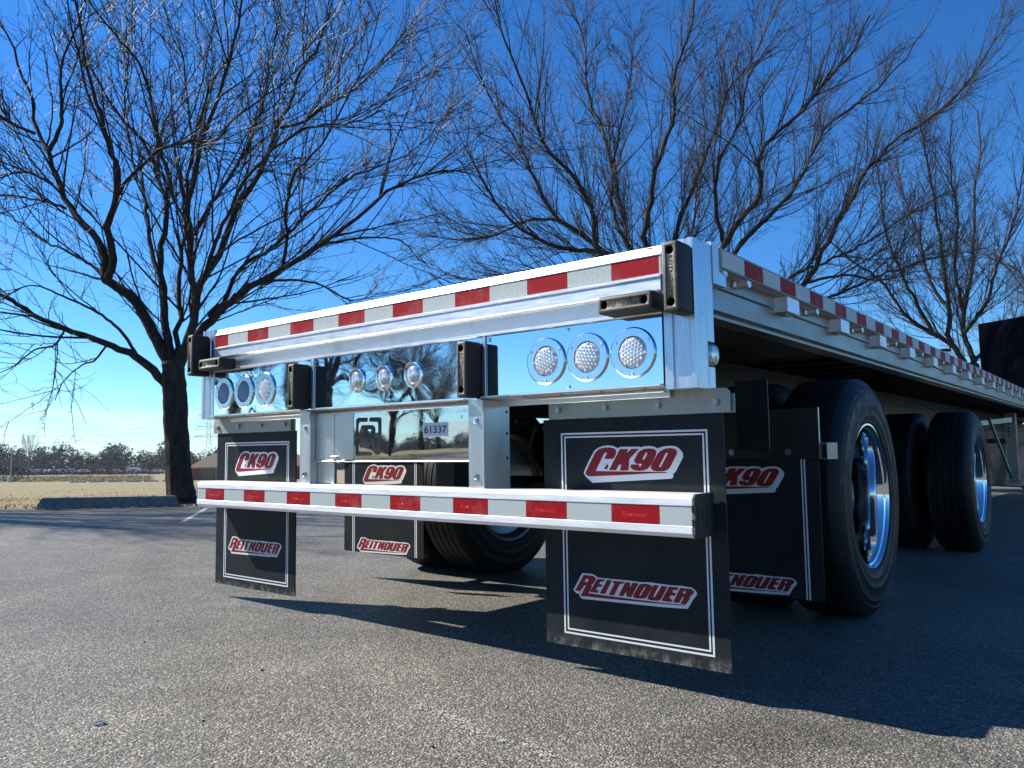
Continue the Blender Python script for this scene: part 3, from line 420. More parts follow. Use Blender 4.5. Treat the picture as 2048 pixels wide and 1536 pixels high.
# parking block
def parking_block(x0, y0, x1, y1, label, group=None, h=.135, m=None):
    d = Vector((x1-x0, y1-y0, 0)); ln = d.length; e = empty('parking_block', ((x0+x1)/2, (y0+y1)/2, g1((x0+x1)/2, (y0+y1)/2)), math.atan2(d.y, d.x), label=label, cat='parking block', group=group)
    e.rotation_euler[1] = -math.atan2(g1(x1, y1)-g1(x0, y0), ln)
    mb = MB(); w = .085
    P = [(-w, -.01), (w, -.01), (w*.62, h), (-w*.62, h)]; A = []
    for x, sx in ((-ln/2, .05), (ln/2, -.05)):
        A.append([mb.bm.verts.new((x+(sx if z > 0 else 0), y, z)) for y, z in P])
    for i in range(4): mb.bm.faces.new((A[0][i], A[0][(i+1) % 4], A[1][(i+1) % 4], A[1][i]))
    mb.bm.faces.new(A[0]); mb.bm.faces.new(A[1])
    bmesh.ops.recalc_face_normals(mb.bm, faces=mb.bm.faces)
    bmesh.ops.bevel(mb.bm, geom=mb.bm.edges[:], offset=.012, segments=2, affect='EDGES')
    mb.build('concrete_body', m or M['conc'], e, True)
    for x in (-ln*.3, ln*.3): MB().cyl((x, 0, h+.004), 'Z', .018, .012, 10).build('anchor_pin', M['steel'], e)
    return e
parking_block(-8.05, 1.84, -7.32, 3.22, 'dark weathered concrete parking block at the foot of the big left tree')
# washer lying on the asphalt
mb = MB(); mb.lathe([(0, .006), (0, .013), (.0025, .0135), (.0025, .0065)], 24, 'Z', closed=True)
o = mb.build('washer', M['steel'], smooth=True, label='flat round metal washer lying on the foreground asphalt', cat='washer'); o.location = (.127, -1.018, g1(.127, -1.018)+.003); o.rotation_euler = (.1, .05, 0)
pb = MB()
for x, y in ((.02, -.5), (.5, -.1), (-.6, -.55), (.3, -.85), (-1.3, .3), (-.9, -.35), (.85, -.62)):
    pb.ball((x, y, g1(x, y)+.002), random.uniform(.003, .006), 1, (1, .8, .6))
tag(pb.build('grit', M['black']), 'tiny dark crumbs of grit on the asphalt', 'grit', kind='stuff')

# ------------------------------------------------------------------ trailer
TR = empty('flatbed_trailer', (0, 0, 0), label='silver aluminium flatbed trailer with red and white tape, seen from its rear corner', cat='trailer')
LEN = 14.6
def bx(name, m, x0, x1, y0, y1, z0, z1, bev=.0015, parent=None, **k):
    return MB().box(x0, x1, y0, y1, z0, z1, bev, 1).build(name, m, parent or TR, **k)
# rear top rail, one extrusion from post to post
prof = [(.030, 1.269), (.010, 1.2685), (0, 1.243), (.004, 1.2405), (.004, 1.1895), (-.001, 1.1875), (-.010, 1.1835), (-.010, 1.1785), (-.003, 1.1740), (-.006, 1.1720), (-.006, 1.1430),
        (-.002, 1.1405), (.018, 1.1360), (.022, 1.0950), (.004, 1.0900), (-.007, 1.0885), (-.007, 1.0790), (-.003, 1.0760), (.030, 1.0760)]
MB().prism(prof, 'X', -1.118, 1.122).build('rear_rail', M['rail'], TR, label='top rear rail with dirt along its upper edge')
# dirt drips on the upper edge
mb = MB()
for i in range(420):
    x = random.choice([random.uniform(-1.08, -.70), random.uniform(.62, 1.12), random.uniform(.62, 1.12)]); h = random.uniform(.001, .010)*random.random(); wdt = random.uniform(.0008, .0035)
    z0 = 1.2672; y = lambda z: .0102-(1.2685-z)*.0102/.0255-.0006
    mb.bm.faces.new([mb.bm.verts.new((x-wdt, y(z0), z0)), mb.bm.verts.new((x+wdt, y(z0), z0)), mb.bm.verts.new((x+wdt*.4, y(z0-h), z0-h)), mb.bm.verts.new((x-wdt*.5, y(z0-h), z0-h))])
mb.build('dirt_streaks', mat('brown_dirt', (.085, .06, .035), .9)[0], TR, recalc=False, kind='stuff')
# rear posts
def post(sg):
    X = lambda v: sg*v
    o = [(1.122, .112), (1.122, .004), (1.126, 0), (1.150, 0), (1.153, .006), (1.158, .006), (1.161, .001), (1.200, .001), (1.204, -.002), (1.2175, -.002), (1.2195, .003), (1.2195, .022), (1.2165, .026), (1.2165, .072), (1.2195, .076), (1.2195, .112)]
    z0, z1 = .868, 1.272
    mb = MB()
    # side notch for the marker lamp: lower and upper body full, middle cut short
    def pr(pts, a, b): mb.prism([(X(x), y) for x, y in pts], 'Z', a, b)
    pr(o, z0, .928); pr(o, .998, z1)
    cut = [q for q in o if q[1] < .075]; cut = [(1.122, .076)]+cut+[(1.2165, .076)] if cut[0] != (1.122, .076) else cut
    pr(cut, .928, .998)
    mb.build('corner_post', M['post'], TR)
    bx('notch_shade', M['black'], min(X(1.13), X(1.20)), max(X(1.13), X(1.20)), .078, .11, .93, .996)  # black block put in the lamp notch as its deep shade
    bx('post_flange', M['rail'], min(X(1.222), X(1.252)), max(X(1.222), X(1.252)), .012, .018, .870, 1.215)if sg < 0 else None
    # marker lamp on the side
    mb = MB(); mb.lathe([(0, .030), (.006, .034), (.016, .033), (.026, .026), (.031, .012), (.032, 0)], 32, 'X')
    lm = mb.build('marker_lamp', M['clear'], TR, True); lm.location = (X(1.196), .113, .9635); lm.scale = (sg, 1, 1)
post(1); post(-1)
# mirror panels with frames
def panel(name, x0, x1, z0, z1, m, y=0.0, yb=.012):
    return MB().box(x0, x1, y, yb, z0, z1).build(name, m, TR)
panel('lamp_panel', -1.118, -.417, .884, 1.0745, M['mirL']); panel('lamp_panel', -.395, .474, .884, 1.0745, M['mirC']); panel('lamp_panel', .492, 1.120, .884, 1.0745, M['mirR'])
bx('panel_joint', M['post'], .4755, .4905, -.006, .008, .880, 1.0755); bx('panel_joint', M['post'], -.4155, -.3965, -.006, .008, .880, 1.0755)
# bottom lip: thin bright flange and the sill behind it
for (a, b, y0, z) in ((-1.118, -.455, -.024, .8805), (-.385, .412, -.024, .8790), (.486, 1.120, -.024, .8815)):
    MB().prism([(y0, z), (y0, z-.004), (.070, z-.007), (.070, z-.003)], 'X', a, b).build('bottom_flange', M['rail'], TR)
bx('flange_end', M['steel'], .468, .4855, -.026, .06, .872, .8775); bx('flange_end', M['steel'], -.4545, -.4175, -.024, .06, .872, .8775)
bx('sill', M['brushed'], -1.10, 1.10, .072, .090, .852, .877); bx('sill_lip', M['rail'], -1.118, -.49, .055, .0715, .8655, .869); bx('sill_lip', M['rail'], .60, 1.09, .055, .0715, .8655, .869)
bx('plate_top_lip', M['rail'], -.40, .408, .020, .027, .8565, .8615)
mb = MB()
for x in [(-1.05+.14*i) for i in range(16)]:
    if abs(x-.44) > .08 and abs(x+.44) > .08: mb.cyl((x, .02, .8735), 'Z', .006, .004, 6)
mb.build('rivets', M['steel'], TR, kind='stuff')
# rubber blocks: modelled once with two bored holes
def make_block():
    b = MB().box(-.0235, .0235, -.085, 0, -.092, .092, .009, 3).build('tmp', M['rubber'], None, True)
    h = MB(); h.cyl((0, -.07, .067), 'Y', .0115, .05, 20); h.cyl((0, -.07, -.067), 'Y', .0115, .05, 20); hh = h.build('tmp2', M['black'])
    md = b.modifiers.new('b', 'BOOLEAN'); md.object = hh; md.operation = 'DIFFERENCE'; md.solver = 'EXACT'
    dg = bpy.context.evaluated_depsgraph_get(); me = bpy.data.meshes.new_from_object(b.evaluated_get(dg)); me.name = 'rubber_block'
    me.materials.clear(); me.materials.append(M['rubber'])
    bpy.data.objects.remove(b); bpy.data.objects.remove(hh); return me
BLK = make_block()
def text_me(s, w, h, m, ext=.0006, off=0.0, shear=0):
    cu = bpy.data.curves.new('t', 'FONT'); cu.body = s; cu.size = 1; cu.offset = off; cu.shear = shear; cu.align_x = 'CENTER'; cu.resolution_u = 3
    o = link(bpy.data.objects.new('t', cu)); dg = bpy.context.evaluated_depsgraph_get(); dg.update(); me = bpy.data.meshes.new_from_object(o.evaluated_get(dg))
    bpy.data.objects.remove(o); co = np.zeros(len(me.vertices)*3); me.vertices.foreach_get('co', co); co = co.reshape(-1, 3)
    mn = co[:, :2].min(0); mx = co[:, :2].max(0); co[:, :2] = (co[:, :2]-(mn+mx)/2)/(mx-mn)*np.array([w, h])
    c2 = np.stack([co[:, 0], np.zeros(len(co)), co[:, 1]], -1)   # stands upright, faces -Y
    me.vertices.foreach_set('co', c2.ravel()); me.materials.clear(); me.materials.append(m); me.update(); return me
TXB = text_me('REITNOUER', .106, .015, M['ink'], off=.012)
def block(x, z, horizontal, sc3=(1, 1, 1), under=False):
    o = inst('rubber_block', BLK, TR, (x, -.001, z), (0, PI/2 if horizontal else 0, 0), sc3)
    q = inst('moulded_lettering', TXB, o, (0, -.0855, 0), (0, PI/2, 0))
    if horizontal: q.rotation_euler = (0, -PI/2+PI, 0); q.rotation_euler = (0, -PI/2, 0)
    return o
block(1.192, 1.156, False, (1, 1, 1.02)); block(-1.183, 1.153, False, (1, 1, 1)); block(.4535, .968, False, (.95, .95, .98)); block(-.4395, .968, False, (.92, .95, .96))
block(1.050, 1.105, True, (1.05, .95, .92)); block(-1.030, 1.102, True, (1.05, .95, .94))

# ---- tail lamps
def ring_me(ro, ri, th, hood=0):
    mb = MB(); mb.lathe([(0, ro), (-th*.6, ro), (-th, ro-.0035), (-th, ri+.002), (-th*.4, ri), (0, ri)], 56, 'Y', closed=True)
    if hood:
        n = 26; A = []
        for i in range(n+1):
            t = PI*(.08+.84*i/n); c_, s_ = math.cos(t), math.sin(t)
            A.append([mb.bm.verts.new((c_*r, y, s_*r)) for r, y in ((ro, 0), (ro, -hood*max(0,math.sin(PI*i/n))**.5-.002), (ro-.0025, -hood*max(0,math.sin(PI*i/n))**.5-.002), (ro-.004, 0))])
        for i in range(n):
            for k in range(4): mb.bm.faces.new((A[i][k], A[i+1][k], A[i+1][(k+1) % 4], A[i][(k+1) % 4]))
    return mb.mesh('lamp_ring', M['ring'] if not hood else M['chrome'], True, 30)
def lens_me(r, m, bulge=.006):
    mb = MB(); mb.lathe([(0, r), (-.003, r*.985), (-.003-bulge*.6, r*.75), (-.003-bulge*.9, r*.4), (-.003-bulge, 0)], 40, 'Y'); return mb.mesh('lens', m, True, 60)
RG, RS = ring_me(.0715, .0445, .0065), ring_me(.0462, .0325, .004, .009)
LN, LF, LC = lens_me(.0445, M['lens']), lens_me(.044, M['refl_lens'], .002), lens_me(.033, M['clear'], .010)
mb = MB()
for i in range(-4, 5):
    for j in range(-4, 5):
        x = (i+.5*(j % 2))*.0112; z = j*.0097; r = math.hypot(x, z)
        if r < .0395: mb.ball((x, -.003-.006*(1-(r/.0445)**2), z), .0047, 1)
BD = mb.mesh('led_beads', M['bead'], True, 80)
SCR = MB().lathe([(0, .0045), (-.002, .0045), (-.0035, .003), (-.0035, .0014), (-.001, .0012), (-.001, 0)], 12, 'Y').mesh('screw', M['chrome'], True, 40)
def lamp(x, z, ring, lens, beads, rs):
    o = inst('tail_lamp', ring, TR, (x, -.0005, z)); inst('lens', lens, o, (0, -.0005, 0))
    if beads: b = inst('led_beads', BD, o, (0, 0, 0), (0, random.random(), 0)); b['kind'] = 'stuff'
    for a in (30, 150, 270): inst('screw', SCR, o, (rs*math.cos(math.radians(a)), -.006, rs*math.sin(math.radians(a))))
    return o
for x in (.730, .878, 1.029): lamp(x, .977, RG, LN, True, .0605)
for x in (-.142, .008, .158): lamp(x, .975, RS, LC, False, .0400)
tag(lamp(-.724, .976, RG, LN, True, .0605), 'clear lamp on the left panel with visible lens beads')
for x in (-.878, -1.033): tag(lamp(x, .976, RG, LF, False, .0605), 'lamp with a flat blue grey lens on the left panel')
BOLT = MB().lathe([(0, .011), (-.0015, .011), (-.0015, .0078), (-.006, .0078), (-.0085, .0055), (-.0085, .0028), (-.004, .0026), (-.004, 0)], 18, 'Y').mesh('bolt', M['chrome'], True, 40)
HEX = MB().cyl((0, -.0015, 0), 'Y', .0115, .003, 20).cyl((0, -.006, 0), 'Y', .009, .008, 6).mesh('hex_bolt', M['steel'])
for x, z in ((.81, 1.066), (.81, .893), (-.811, 1.063), (-.81, .887), (.045, 1.063), (.003, .889)): inst('panel_bolt', BOLT, TR, (x, -.0005, z), scale=(.6,)*3)
inst('panel_bolt', BOLT, TR, (.503, -.001, 1.0645), scale=(.75,)*3); inst('panel_bolt', BOLT, TR, (-.392, -.001, 1.068), scale=(.6,)*3)

# ---- number plate row
def strut(x0, x1):
    MB().prism([(x0, 0), (x1, 0), (x1, .132), (x1-.005, .132), (x1-.005, .005), (x0+.005, .005), (x0+.005, .132), (x0, .132)], 'Z', .586, .874).build('bumper_strut', M['brushed'], TR)
    MB().prism([(x0+.003, .872), (x1-.001, .872), (x1-.001, .835), (x0+.003, .868)], 'Y', -.003, 0.0).build('gusset', M['brushed'], TR)
    for z in (.806, .625): inst('bolt', BOLT, TR, ((x0+x1)/2, -.001, z))
    mb = MB()
    for z in (.837, .765, .684): mb.cyl((x1+.0006, .118, z), 'X', .005, .0012, 12)
    mb.build('bolt_holes', M['black'], TR, kind='stuff')
strut(.411, .476); strut(-.486, -.421)
panel('number_plate_panel', -.190, .4095, .680, .8565, M['mirP'], .028, .034); bx('plate_bottom_lip', M['rail'], -.415, .4095, .020, .034, .6735, .6785)
bx('brushed_plate', M['brushed'], -.419, -.3065, .026, .031, .680, .8565); bx('brushed_plate', M['brushed'], -.3045, -.193, .026, .031, .680, .8565)
bx('brushed_plate', M['brushed'], -.419, -.316, .034, .038, .59, .6725)
mb = MB(); mb.cyl((-.296, .020, .692), 'X', .005, .030, 12); mb.box(-.318, -.300, .014, .026, .689, .695, .001, 1); mb.build('latch', M['steel'], TR, True)
mb = MB()
for q in LOGO['em']: mb.prism(q, 'Y', .0268, .028)
mb.build('emblem', M['prK'], TR, label='black cut-out letter R emblem')
MB().box(.176, .293, .0268, .028, .7585, .8075).build('number_label', M['white'], TR)
inst('number_lettering', text_me('61337', .106, .026, M['prK'], off=.012), TR, (.2345, .0262, .784))
for x, z in ((.168, .822), (.345, .824)):
    mb = MB(); mb.box(x, x+.012, .026, .028, z-.006, z-.004); mb.box(x+.010, x+.012, .026, .028, z-.004, z+.005); mb.build('clip', M['rail'], TR)

# ---- underride bumper
bp = [(-.018, .588), (-.030, .578), (-.030, .5605), (-.027, .5585), (-.027, .5085), (-.030, .5065), (-.030, .489), (-.024, .4780), (.078, .4780), (.085, .484), (.085, .582), (.080, .588)]
MB().prism(bp, 'X', -1.195, 1.206).build('underride_bumper', M['bumper'], TR)
mb = MB(); mb.prism([(y+(-.002 if y < 0 else .002), z+(.002 if z > .53 else -.002)) for y, z in bp], 'X', 1.2065, 1.213)
for y, z in ((-.032, .555), (-.032, .52), (-.032, .50)): mb.box(1.2045, 1.2065, y, y+.004, z-.012, z+.006)
mb.build('bumper_end_cap', M['rubber'], TR); MB().prism(bp, 'X', -1.202, -1.1955).build('bumper_end_cap', M['rubber'], TR)
mb = MB()
sx_, sz_ = .075/.0705, 1.0
for q in LOGO['em']: mb.prism([((-.015+(x+.150)/.142*.080), .492+(z-.695)/.142*.082) for x, z in q], 'X', 1.2132, 1.2142)
mb.build('end_cap_emblem', M['ink'], TR)

# ---- reflective tape
def tape_me(wd, h, m, axis):
    mb = MB()
    if axis == 'Y': mb.box(0, wd, -.0006, 0, -h, 0)
    else: mb.box(0, .0006, 0, wd, -h, 0)
    return mb.mesh('reflective_tape', m)
P_ = .1524
TM = {(c, a): tape_me(P_, .0495, M['tape'+c], a) for c in 'WR' for a in 'YX'}
def strip(axis, start, stop, first, other, z, redlabel=False, P_=.1524):
    k = 0; x = start
    while x < stop-1e-4:
        wd = (P_ if k else first); c = 'WR'[(k+other) % 2]; ww = min(wd, stop-x)
        me = TM[(c, axis)] if abs(ww-.1524) < 1e-5 else tape_me(ww, .0495, M['tape'+c], axis)
        loc = (x, z[0], z[1]) if axis == 'Y' else (z[0], x, z[1])
        o = inst('reflective_tape', me, TR, loc)
        if redlabel and c == 'R' and ww > .14:
            inst('tape_lettering', TXT, o, (P_/2, -.0011, -.026))
        x += ww; k += 1
TXT = text_me('Reitnouer', .078, .014, M['tapeT'], off=.01)
x0 = -.8667
strip('Y', x0-P_*2+.034, 1.121, P_-.034, 1, (.0036, 1.2400))
b0 = -1.128; strip('Y', b0-.062, 1.204, .062, 0, (-.0274, .5583), True, .1493)

# ---- mud flaps
def flap(xc, z0, yb, dz, m, cut, label):
    zt = .803+dz; e = MB(); e.prism([(xc-.300, z0), (xc+.300, z0), (xc+.300, zt), (xc-.300, zt)], 'Y', yb, yb+.006)
    fl = e.build('mud_flap', m, TR, label=label)
    def clip(P):
        zc = z0+.001-dz; o = []
        for i in range(len(P)):
            a, b = P[i], P[(i+1) % len(P)]
            ia, ib = a[1] >= zc, b[1] >= zc
            if ia: o.append(a)
            if ia != ib: f = (zc-a[1])/(b[1]-a[1]); o.append([a[0]+f*(b[0]-a[0]), zc])
        return o
    def pr(name, keys, mm, lay):
        mb = MB()
        for k in keys:
            for q in LOGO[k]:
                q = clip(q) if cut else q
                if len(q) > 2: mb.poly([(x+xc, z+dz) for x, z in q], 'Y', yb-.0004*lay)
        mb.build(name, mm, fl)
    for w1 in ('ck', 're'):
        pr('logo_outline', [w1+'w'], M['prW'], 1); pr('logo_lettering', [w1+'r'], M['prR'], 2); pr('letter_opening', [w1+'c'], M['prW'], 3)
    pr('logo_mark', ['ckb'], M['prK'], 3)
    for (a, b, c, d, wt) in ((-.233, .254, .760, .1525, .0055), (-.2205, .2435, .7495, .1645, .0048)):
        mb = MB(); y = yb-.0004
        z_b = max(d+dz, z0); zt_ = c+dz
        def q(x0, x1, z0_, z1_): mb.poly([(xc+x0, z0_), (xc+x1, z0_), (xc+x1, z1_), (xc+x0, z1_)], 'Y', y)
        q(a, a+wt, z_b, zt_); q(b-wt, b, z_b, zt_); q(a+wt, b-wt, zt_-wt, zt_)
        if not cut: q(a+wt, b-wt, z_b, z_b+wt)
        mb.build('pinstripe', M['prW'], fl)
    return fl
flap(.944, .1165, .095, 0, M['flap'], False, 'rear right mud flap'); flap(-.944, .1185, .095, 0, M['flap'], False, 'rear left mud flap partly sunlit')
flap(.955, .183, .855, -.077, M['flap2'], True, 'forward right mud flap in shade'); flap(-.955, .183, .855, -.077, M['flap2'], True, 'forward left mud flap cut off at the bottom stripe')
for sg in (1, -1):
    X = lambda a, b: (min(sg*a, sg*b), max(sg*a, sg*b))
    a, b = X(.673, 1.268)
    mb = MB(); mb.prism([(sg*.673, .8035), (sg*1.268, .8035), (sg*1.268, .860), (sg*1.260, .869), (sg*1.20, .872), (sg*.675, .872)], 'Y', .088, .094); mb.build('flap_bracket', M['galv'], TR)
    bx('flap_backing', M['galv'], *X(.66, 1.276), .1015, .106, .8035, .855)
    for x in (.709, .880, 1.055, 1.229): inst('hex_bolt', HEX, TR, (sg*x, .088, .832))
    bx('hanger_plate', M['darksteel'], *X(.665, 1.262), .845, .852, .665, .842, .001); bx('hanger_edge', M['rail'], *X(1.2625, 1.2645), .843, .851, .665, .842, 0)
    for x in (.95, 1.155): inst('hex_bolt', HEX, TR, (sg*x, .845, .69))
    mb = MB(); x0_, x1_ = X(1.270, 1.292)
    for (u0, u1, v0, v1) in ((x0_, x1_, .716, .720), (x0_, x1_, .664, .668), (x0_, x0_+.003, .668, .716), (x1_-.003, x1_, .668, .716)): mb.box(u0, u1, .835, .95, v0, v1)
    mb.build('hanger_tube', M['side'], TR); bx('tube_shade', M['black'], x0_+.0035, x1_-.0035, .842, .94, .6685, .7155, 0)  # black box in the tube stands in for its inner shade
    bx('fender_support', M['darksteel'], *X(1.09, 1.20), .55, .556, .70, .925)

# ---- sides
def side(sg):
    S = lambda L_: [(sg*x, z) for x, z in L_]
    # web and flanges
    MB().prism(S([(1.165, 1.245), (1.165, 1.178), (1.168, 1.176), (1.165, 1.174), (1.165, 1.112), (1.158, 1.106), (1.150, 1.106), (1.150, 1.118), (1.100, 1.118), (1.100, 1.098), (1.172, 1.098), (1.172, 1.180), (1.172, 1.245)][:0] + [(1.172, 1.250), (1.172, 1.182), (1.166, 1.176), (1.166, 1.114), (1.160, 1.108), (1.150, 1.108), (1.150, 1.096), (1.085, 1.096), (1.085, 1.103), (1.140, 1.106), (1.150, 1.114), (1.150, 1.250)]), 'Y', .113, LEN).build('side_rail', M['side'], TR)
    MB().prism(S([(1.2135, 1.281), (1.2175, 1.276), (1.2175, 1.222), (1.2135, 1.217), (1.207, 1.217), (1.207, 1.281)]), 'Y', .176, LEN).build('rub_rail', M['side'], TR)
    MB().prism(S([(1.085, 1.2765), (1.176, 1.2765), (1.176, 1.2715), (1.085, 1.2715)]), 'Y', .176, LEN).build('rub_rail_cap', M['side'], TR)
    # corner plate welded to the post
    MB().prism([(.114, 1.283), (.150, 1.284), (.166, 1.280), (.166, 1.206), (.208, 1.200), (.208, 1.166), (.114, 1.166)], 'X', sg*1.170, sg*1.2195).build('corner_plate', M['post'], TR)
    mb = MB()
    for i in range(14): mb.ball((sg*1.219, .171+.002*math.sin(i), 1.208+i*.0052), .0052, 1, (1, 1, .8))
    for i in range(8): mb.ball((sg*1.217, .172+.006*i, 1.2065-.0012*i), .0045, 1)
    for i in range(16): mb.ball((sg*1.2195, .114, 1.17+i*.0068), .0038, 1)
    mb.build('weld_bead', M['steel'], TR, True, kind='stuff')
    bx('square_nut', M['galv'], *sorted((sg*1.166, sg*1.172)), .20, .222, 1.142, 1.164)
    for pc in PK: inst('stake_pocket', PKM, TR, (0, pc, 0), scale=(sg, 1, 1))
    for pc in [.22, .40]+[q+.335 for q in PK]: inst('pipe_spool', SPM, TR, (0, pc, 0), scale=(sg, 1, 1))
PK = [.726+.6165*i for i in range(22)]
mb = MB()
mb.prism([(1.1668, 0), (1.1668, -.002), (1.2165, -.002), (1.2165, .118), (1.1668, .118), (1.1668, .114), (1.2125, .114), (1.2125, .0025), (1.1668, .0025)][::1], 'Z', 1.166, 1.2165)
PKM = mb.mesh('stake_pocket', M['rail'])
mb = MB(); mb.cyl((1.192, 0, 1.212), 'X', .016, .042, 14); mb.box(1.173, 1.2065, -.045, .07, 1.2185, 1.2205); mb.cyl((1.180, -.035, 1.205), 'Z', .007, .016, 6); SPM = mb.mesh('pipe_spool', M['rail'])
side(1); side(-1)
for sg in (1, -1):
    TMs = .2135
    strip('X', .1895, LEN-.05, .352-.1895, 0, (1.2177 if sg > 0 else -1.2183, 1.2735))
# ---- deck and underframe
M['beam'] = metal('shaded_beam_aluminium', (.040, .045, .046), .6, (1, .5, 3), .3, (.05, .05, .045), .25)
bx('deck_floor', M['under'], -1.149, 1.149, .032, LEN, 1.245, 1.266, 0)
mb = MB(); mb.prism([(-.03, 0), (.03, 0), (.03, .004), (.002, .006), (.002, .094), (.03, .096), (.03, .10), (-.03, .10), (-.03, .096), (-.002, .094), (-.002, .006), (-.03, .004)], 'X', -1.148, 1.148)
CM = mb.mesh('crossmember', M['under'])
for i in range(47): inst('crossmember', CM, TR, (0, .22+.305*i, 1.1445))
for sg in (1, -1):
    x = sg*.48
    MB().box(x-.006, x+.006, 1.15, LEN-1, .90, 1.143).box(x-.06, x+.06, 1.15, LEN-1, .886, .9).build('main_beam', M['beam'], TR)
    mb = MB()
    for i in range(120): mb.cyl((x+sg*.0066, 1.6+i*.055, 1.055), 'X', .007, .0012, 8)
    mb.build('rivet_row', M['black'], TR, kind='stuff')
    for i in range(5): bx('deck_plank', M['beam'], *sorted((sg*(.50+.12*i), sg*(.615+.12*i))), .14, 1.9, 1.136, 1.142)
# ---- axles and wheels
TY = .486
def tyre_me():
    p = [(0, .290), (.008, .300), (.011, .303), (.0125, .309), (.0115, .312), (.015, .325), (.0175, .331), (.0165, .335), (.019, .362), (.021, .367), (.0195, .371), (.0185, .395), (.0155, .415), (.0165, .419), (.0145, .423), (.009, .440), (.0105, .443), (.008, .447), (.002, .458), (-.012, .476), (-.024, .4845)]
    xs = -.024
    for k, (a, b) in enumerate(((-.058, -.066), (-.098, -.106), (-.140, -.148), (-.182, -.190))):
        p += [(a, .4865), (a-.0005, .474), (b, .474), (b-.0005, .4865)]
    p += [(-.224, .4845), (-.236, .476), (-.250, .458), (-.262, .425), (-.268, .375), (-.265, .33), (-.258, .300), (-.248, .290)]
    return MB().lathe(p, 96, 'X', closed=True).mesh('tyre', M['tyre'], True, 30)
TYM = tyre_me()
RIM = MB().lathe([(-.248, .292), (-.250, .300), (-.002, .301), (.004, .297), (.004, .291), (0, .287), (-.010, .283), (-.014, .276), (-.035, .270), (-.10, .265), (-.165, .262), (-.175, .262)], 72, 'X').mesh('rim', M['chrome'], True, 30)
M['disc'] = metal('wheel_disc_aluminium', (.05, .055, .062), .42, (1, 1, 1), .3, (.05, .05, .05), 1, .08, .03, 8)
DSC = MB().lathe([(-.170, .264), (-.172, .245), (-.180, .205), (-.172, .17), (-.162, .145), (-.150, .13), (-.118, .112), (-.098, .108), (-.088, .09), (-.084, 0)], 56, 'X').mesh('wheel_disc', M['disc'], True, 30)
RIMD = MB().lathe([(-.248, .30), (0, .301), (.004, .297), (0, .285), (-.012, .272), (-.04, .262), (-.06, .20), (-.07, .12), (-.07, 0)], 48, 'X').mesh('inner_rim', M['steel'], True, 30)
NUT = MB().cyl((0, 0, 0), 'X', .013, .030, 6).ball((.016, 0, 0), .011, 1).mesh('lug_nut', M['disc'])
HOL = MB().cyl((0, 0, 0), 'X', .024, .002, 20).mesh('hand_hole', M['black'])
for ya, zc in ((1.545, .5015), (4.42, .449)):
    for sg in (1, -1):
        w_ = inst('wheel', RIM, TR, (sg*1.243, ya, zc), (0, 0, 0 if sg > 0 else PI)); inst('tyre', TYM, w_, (-.002, 0, 0)); inst('wheel_disc', DSC, w_)
        for k in range(10):
            a = 2*PI*k/10; inst('lug_nut', NUT, w_, (-.148, .143*math.cos(a), .143*math.sin(a))); inst('hand_hole', HOL, w_, (-.1755, .203*math.cos(a+.3), .203*math.sin(a+.3)))
        wi = inst('wheel', RIMD, TR, (sg*.655, ya, zc), (0, 0, PI if sg > 0 else 0)); inst('tyre', TYM, wi, (-.002, 0, 0))
    MB().cyl((0, ya, zc), 'X', .065, 1.9, 20).build('axle', M['darksteel'], TR, True)
    for sg in (1, -1):
        MB().cyl((sg*.48, ya+.38, .72), 'Z', .13, .26, 24).cyl((sg*.48, ya+.38, .62), 'Z', .14, .05, 24).build('air_spring', M['tyre'], TR, True)
        MB().box(sg*.48-.05, sg*.48+.05, ya-.65, ya+.45, .42, .52).build('suspension_arm', M['darksteel'], TR); bx('suspension_hanger', M['darksteel'], sg*.48-.06, sg*.48+.06, ya-.72, ya-.55, .45, .885)
        MB().cyl((sg*.30, ya-.12, .46), 'Y', .085, .18, 20).build('brake_chamber', M['darksteel'], TR, True)
# air lines slung under the frame
for (x, z, s) in ((.16, .86, .03), (-.14, .84, .05), (.30, .80, .04)):
    MB().tube([(x+s*math.sin(i*1.3), .95+.32*i, z-.04*abs(math.sin(i*.9))) for i in range(18)], .011, 8).build('air_hose', M['rubber'], TR, True)
for sg in (1, -1):
    MB().tube([(sg*.30, 1.42, .55), (sg*.34, 1.3, .70), (sg*.25, 1.25, .82), (sg*.16, 1.3, .86)], .010, 8).build('air_hose', M['rubber'], TR, True)
# landing gear
for sg in (1, -1):
    x = sg*.865
    bx('landing_leg', M['side'], x-.062, x+.062, 9.95, 10.07, .215, 1.09, .004); bx('landing_foot', M['galv'], x-.09, x+.09, 9.90, 10.12, .185, .212, .003)
    MB().beam((x-.02*sg, 9.95, .26), (x-.1*sg, 8.9, 1.0), .03, .03).build('landing_brace', M['side'], TR); MB().beam((x, 9.9, 1.0), (sg*.5, 8.6, .92), .06, .06).build('landing_brace', M['side'], TR)
    mb = MB()
    for i in range(4): mb.cyl((x-.02, 9.9485, .80+.05*i), 'Y', .012, .002, 10)
    mb.build('leg_holes', M['black'], TR, kind='stuff')
bx('landing_crossbar', M['darksteel'], -.80, .80, 9.98, 10.04, .70, .76)
bx('kingpin_plate', M['under'], -.6, .6, 12.2, 14.2, 1.02, 1.09); bx('headboard_rail', M['side'], -1.2, 1.2, LEN, LEN+.05, 1.05, 1.28)
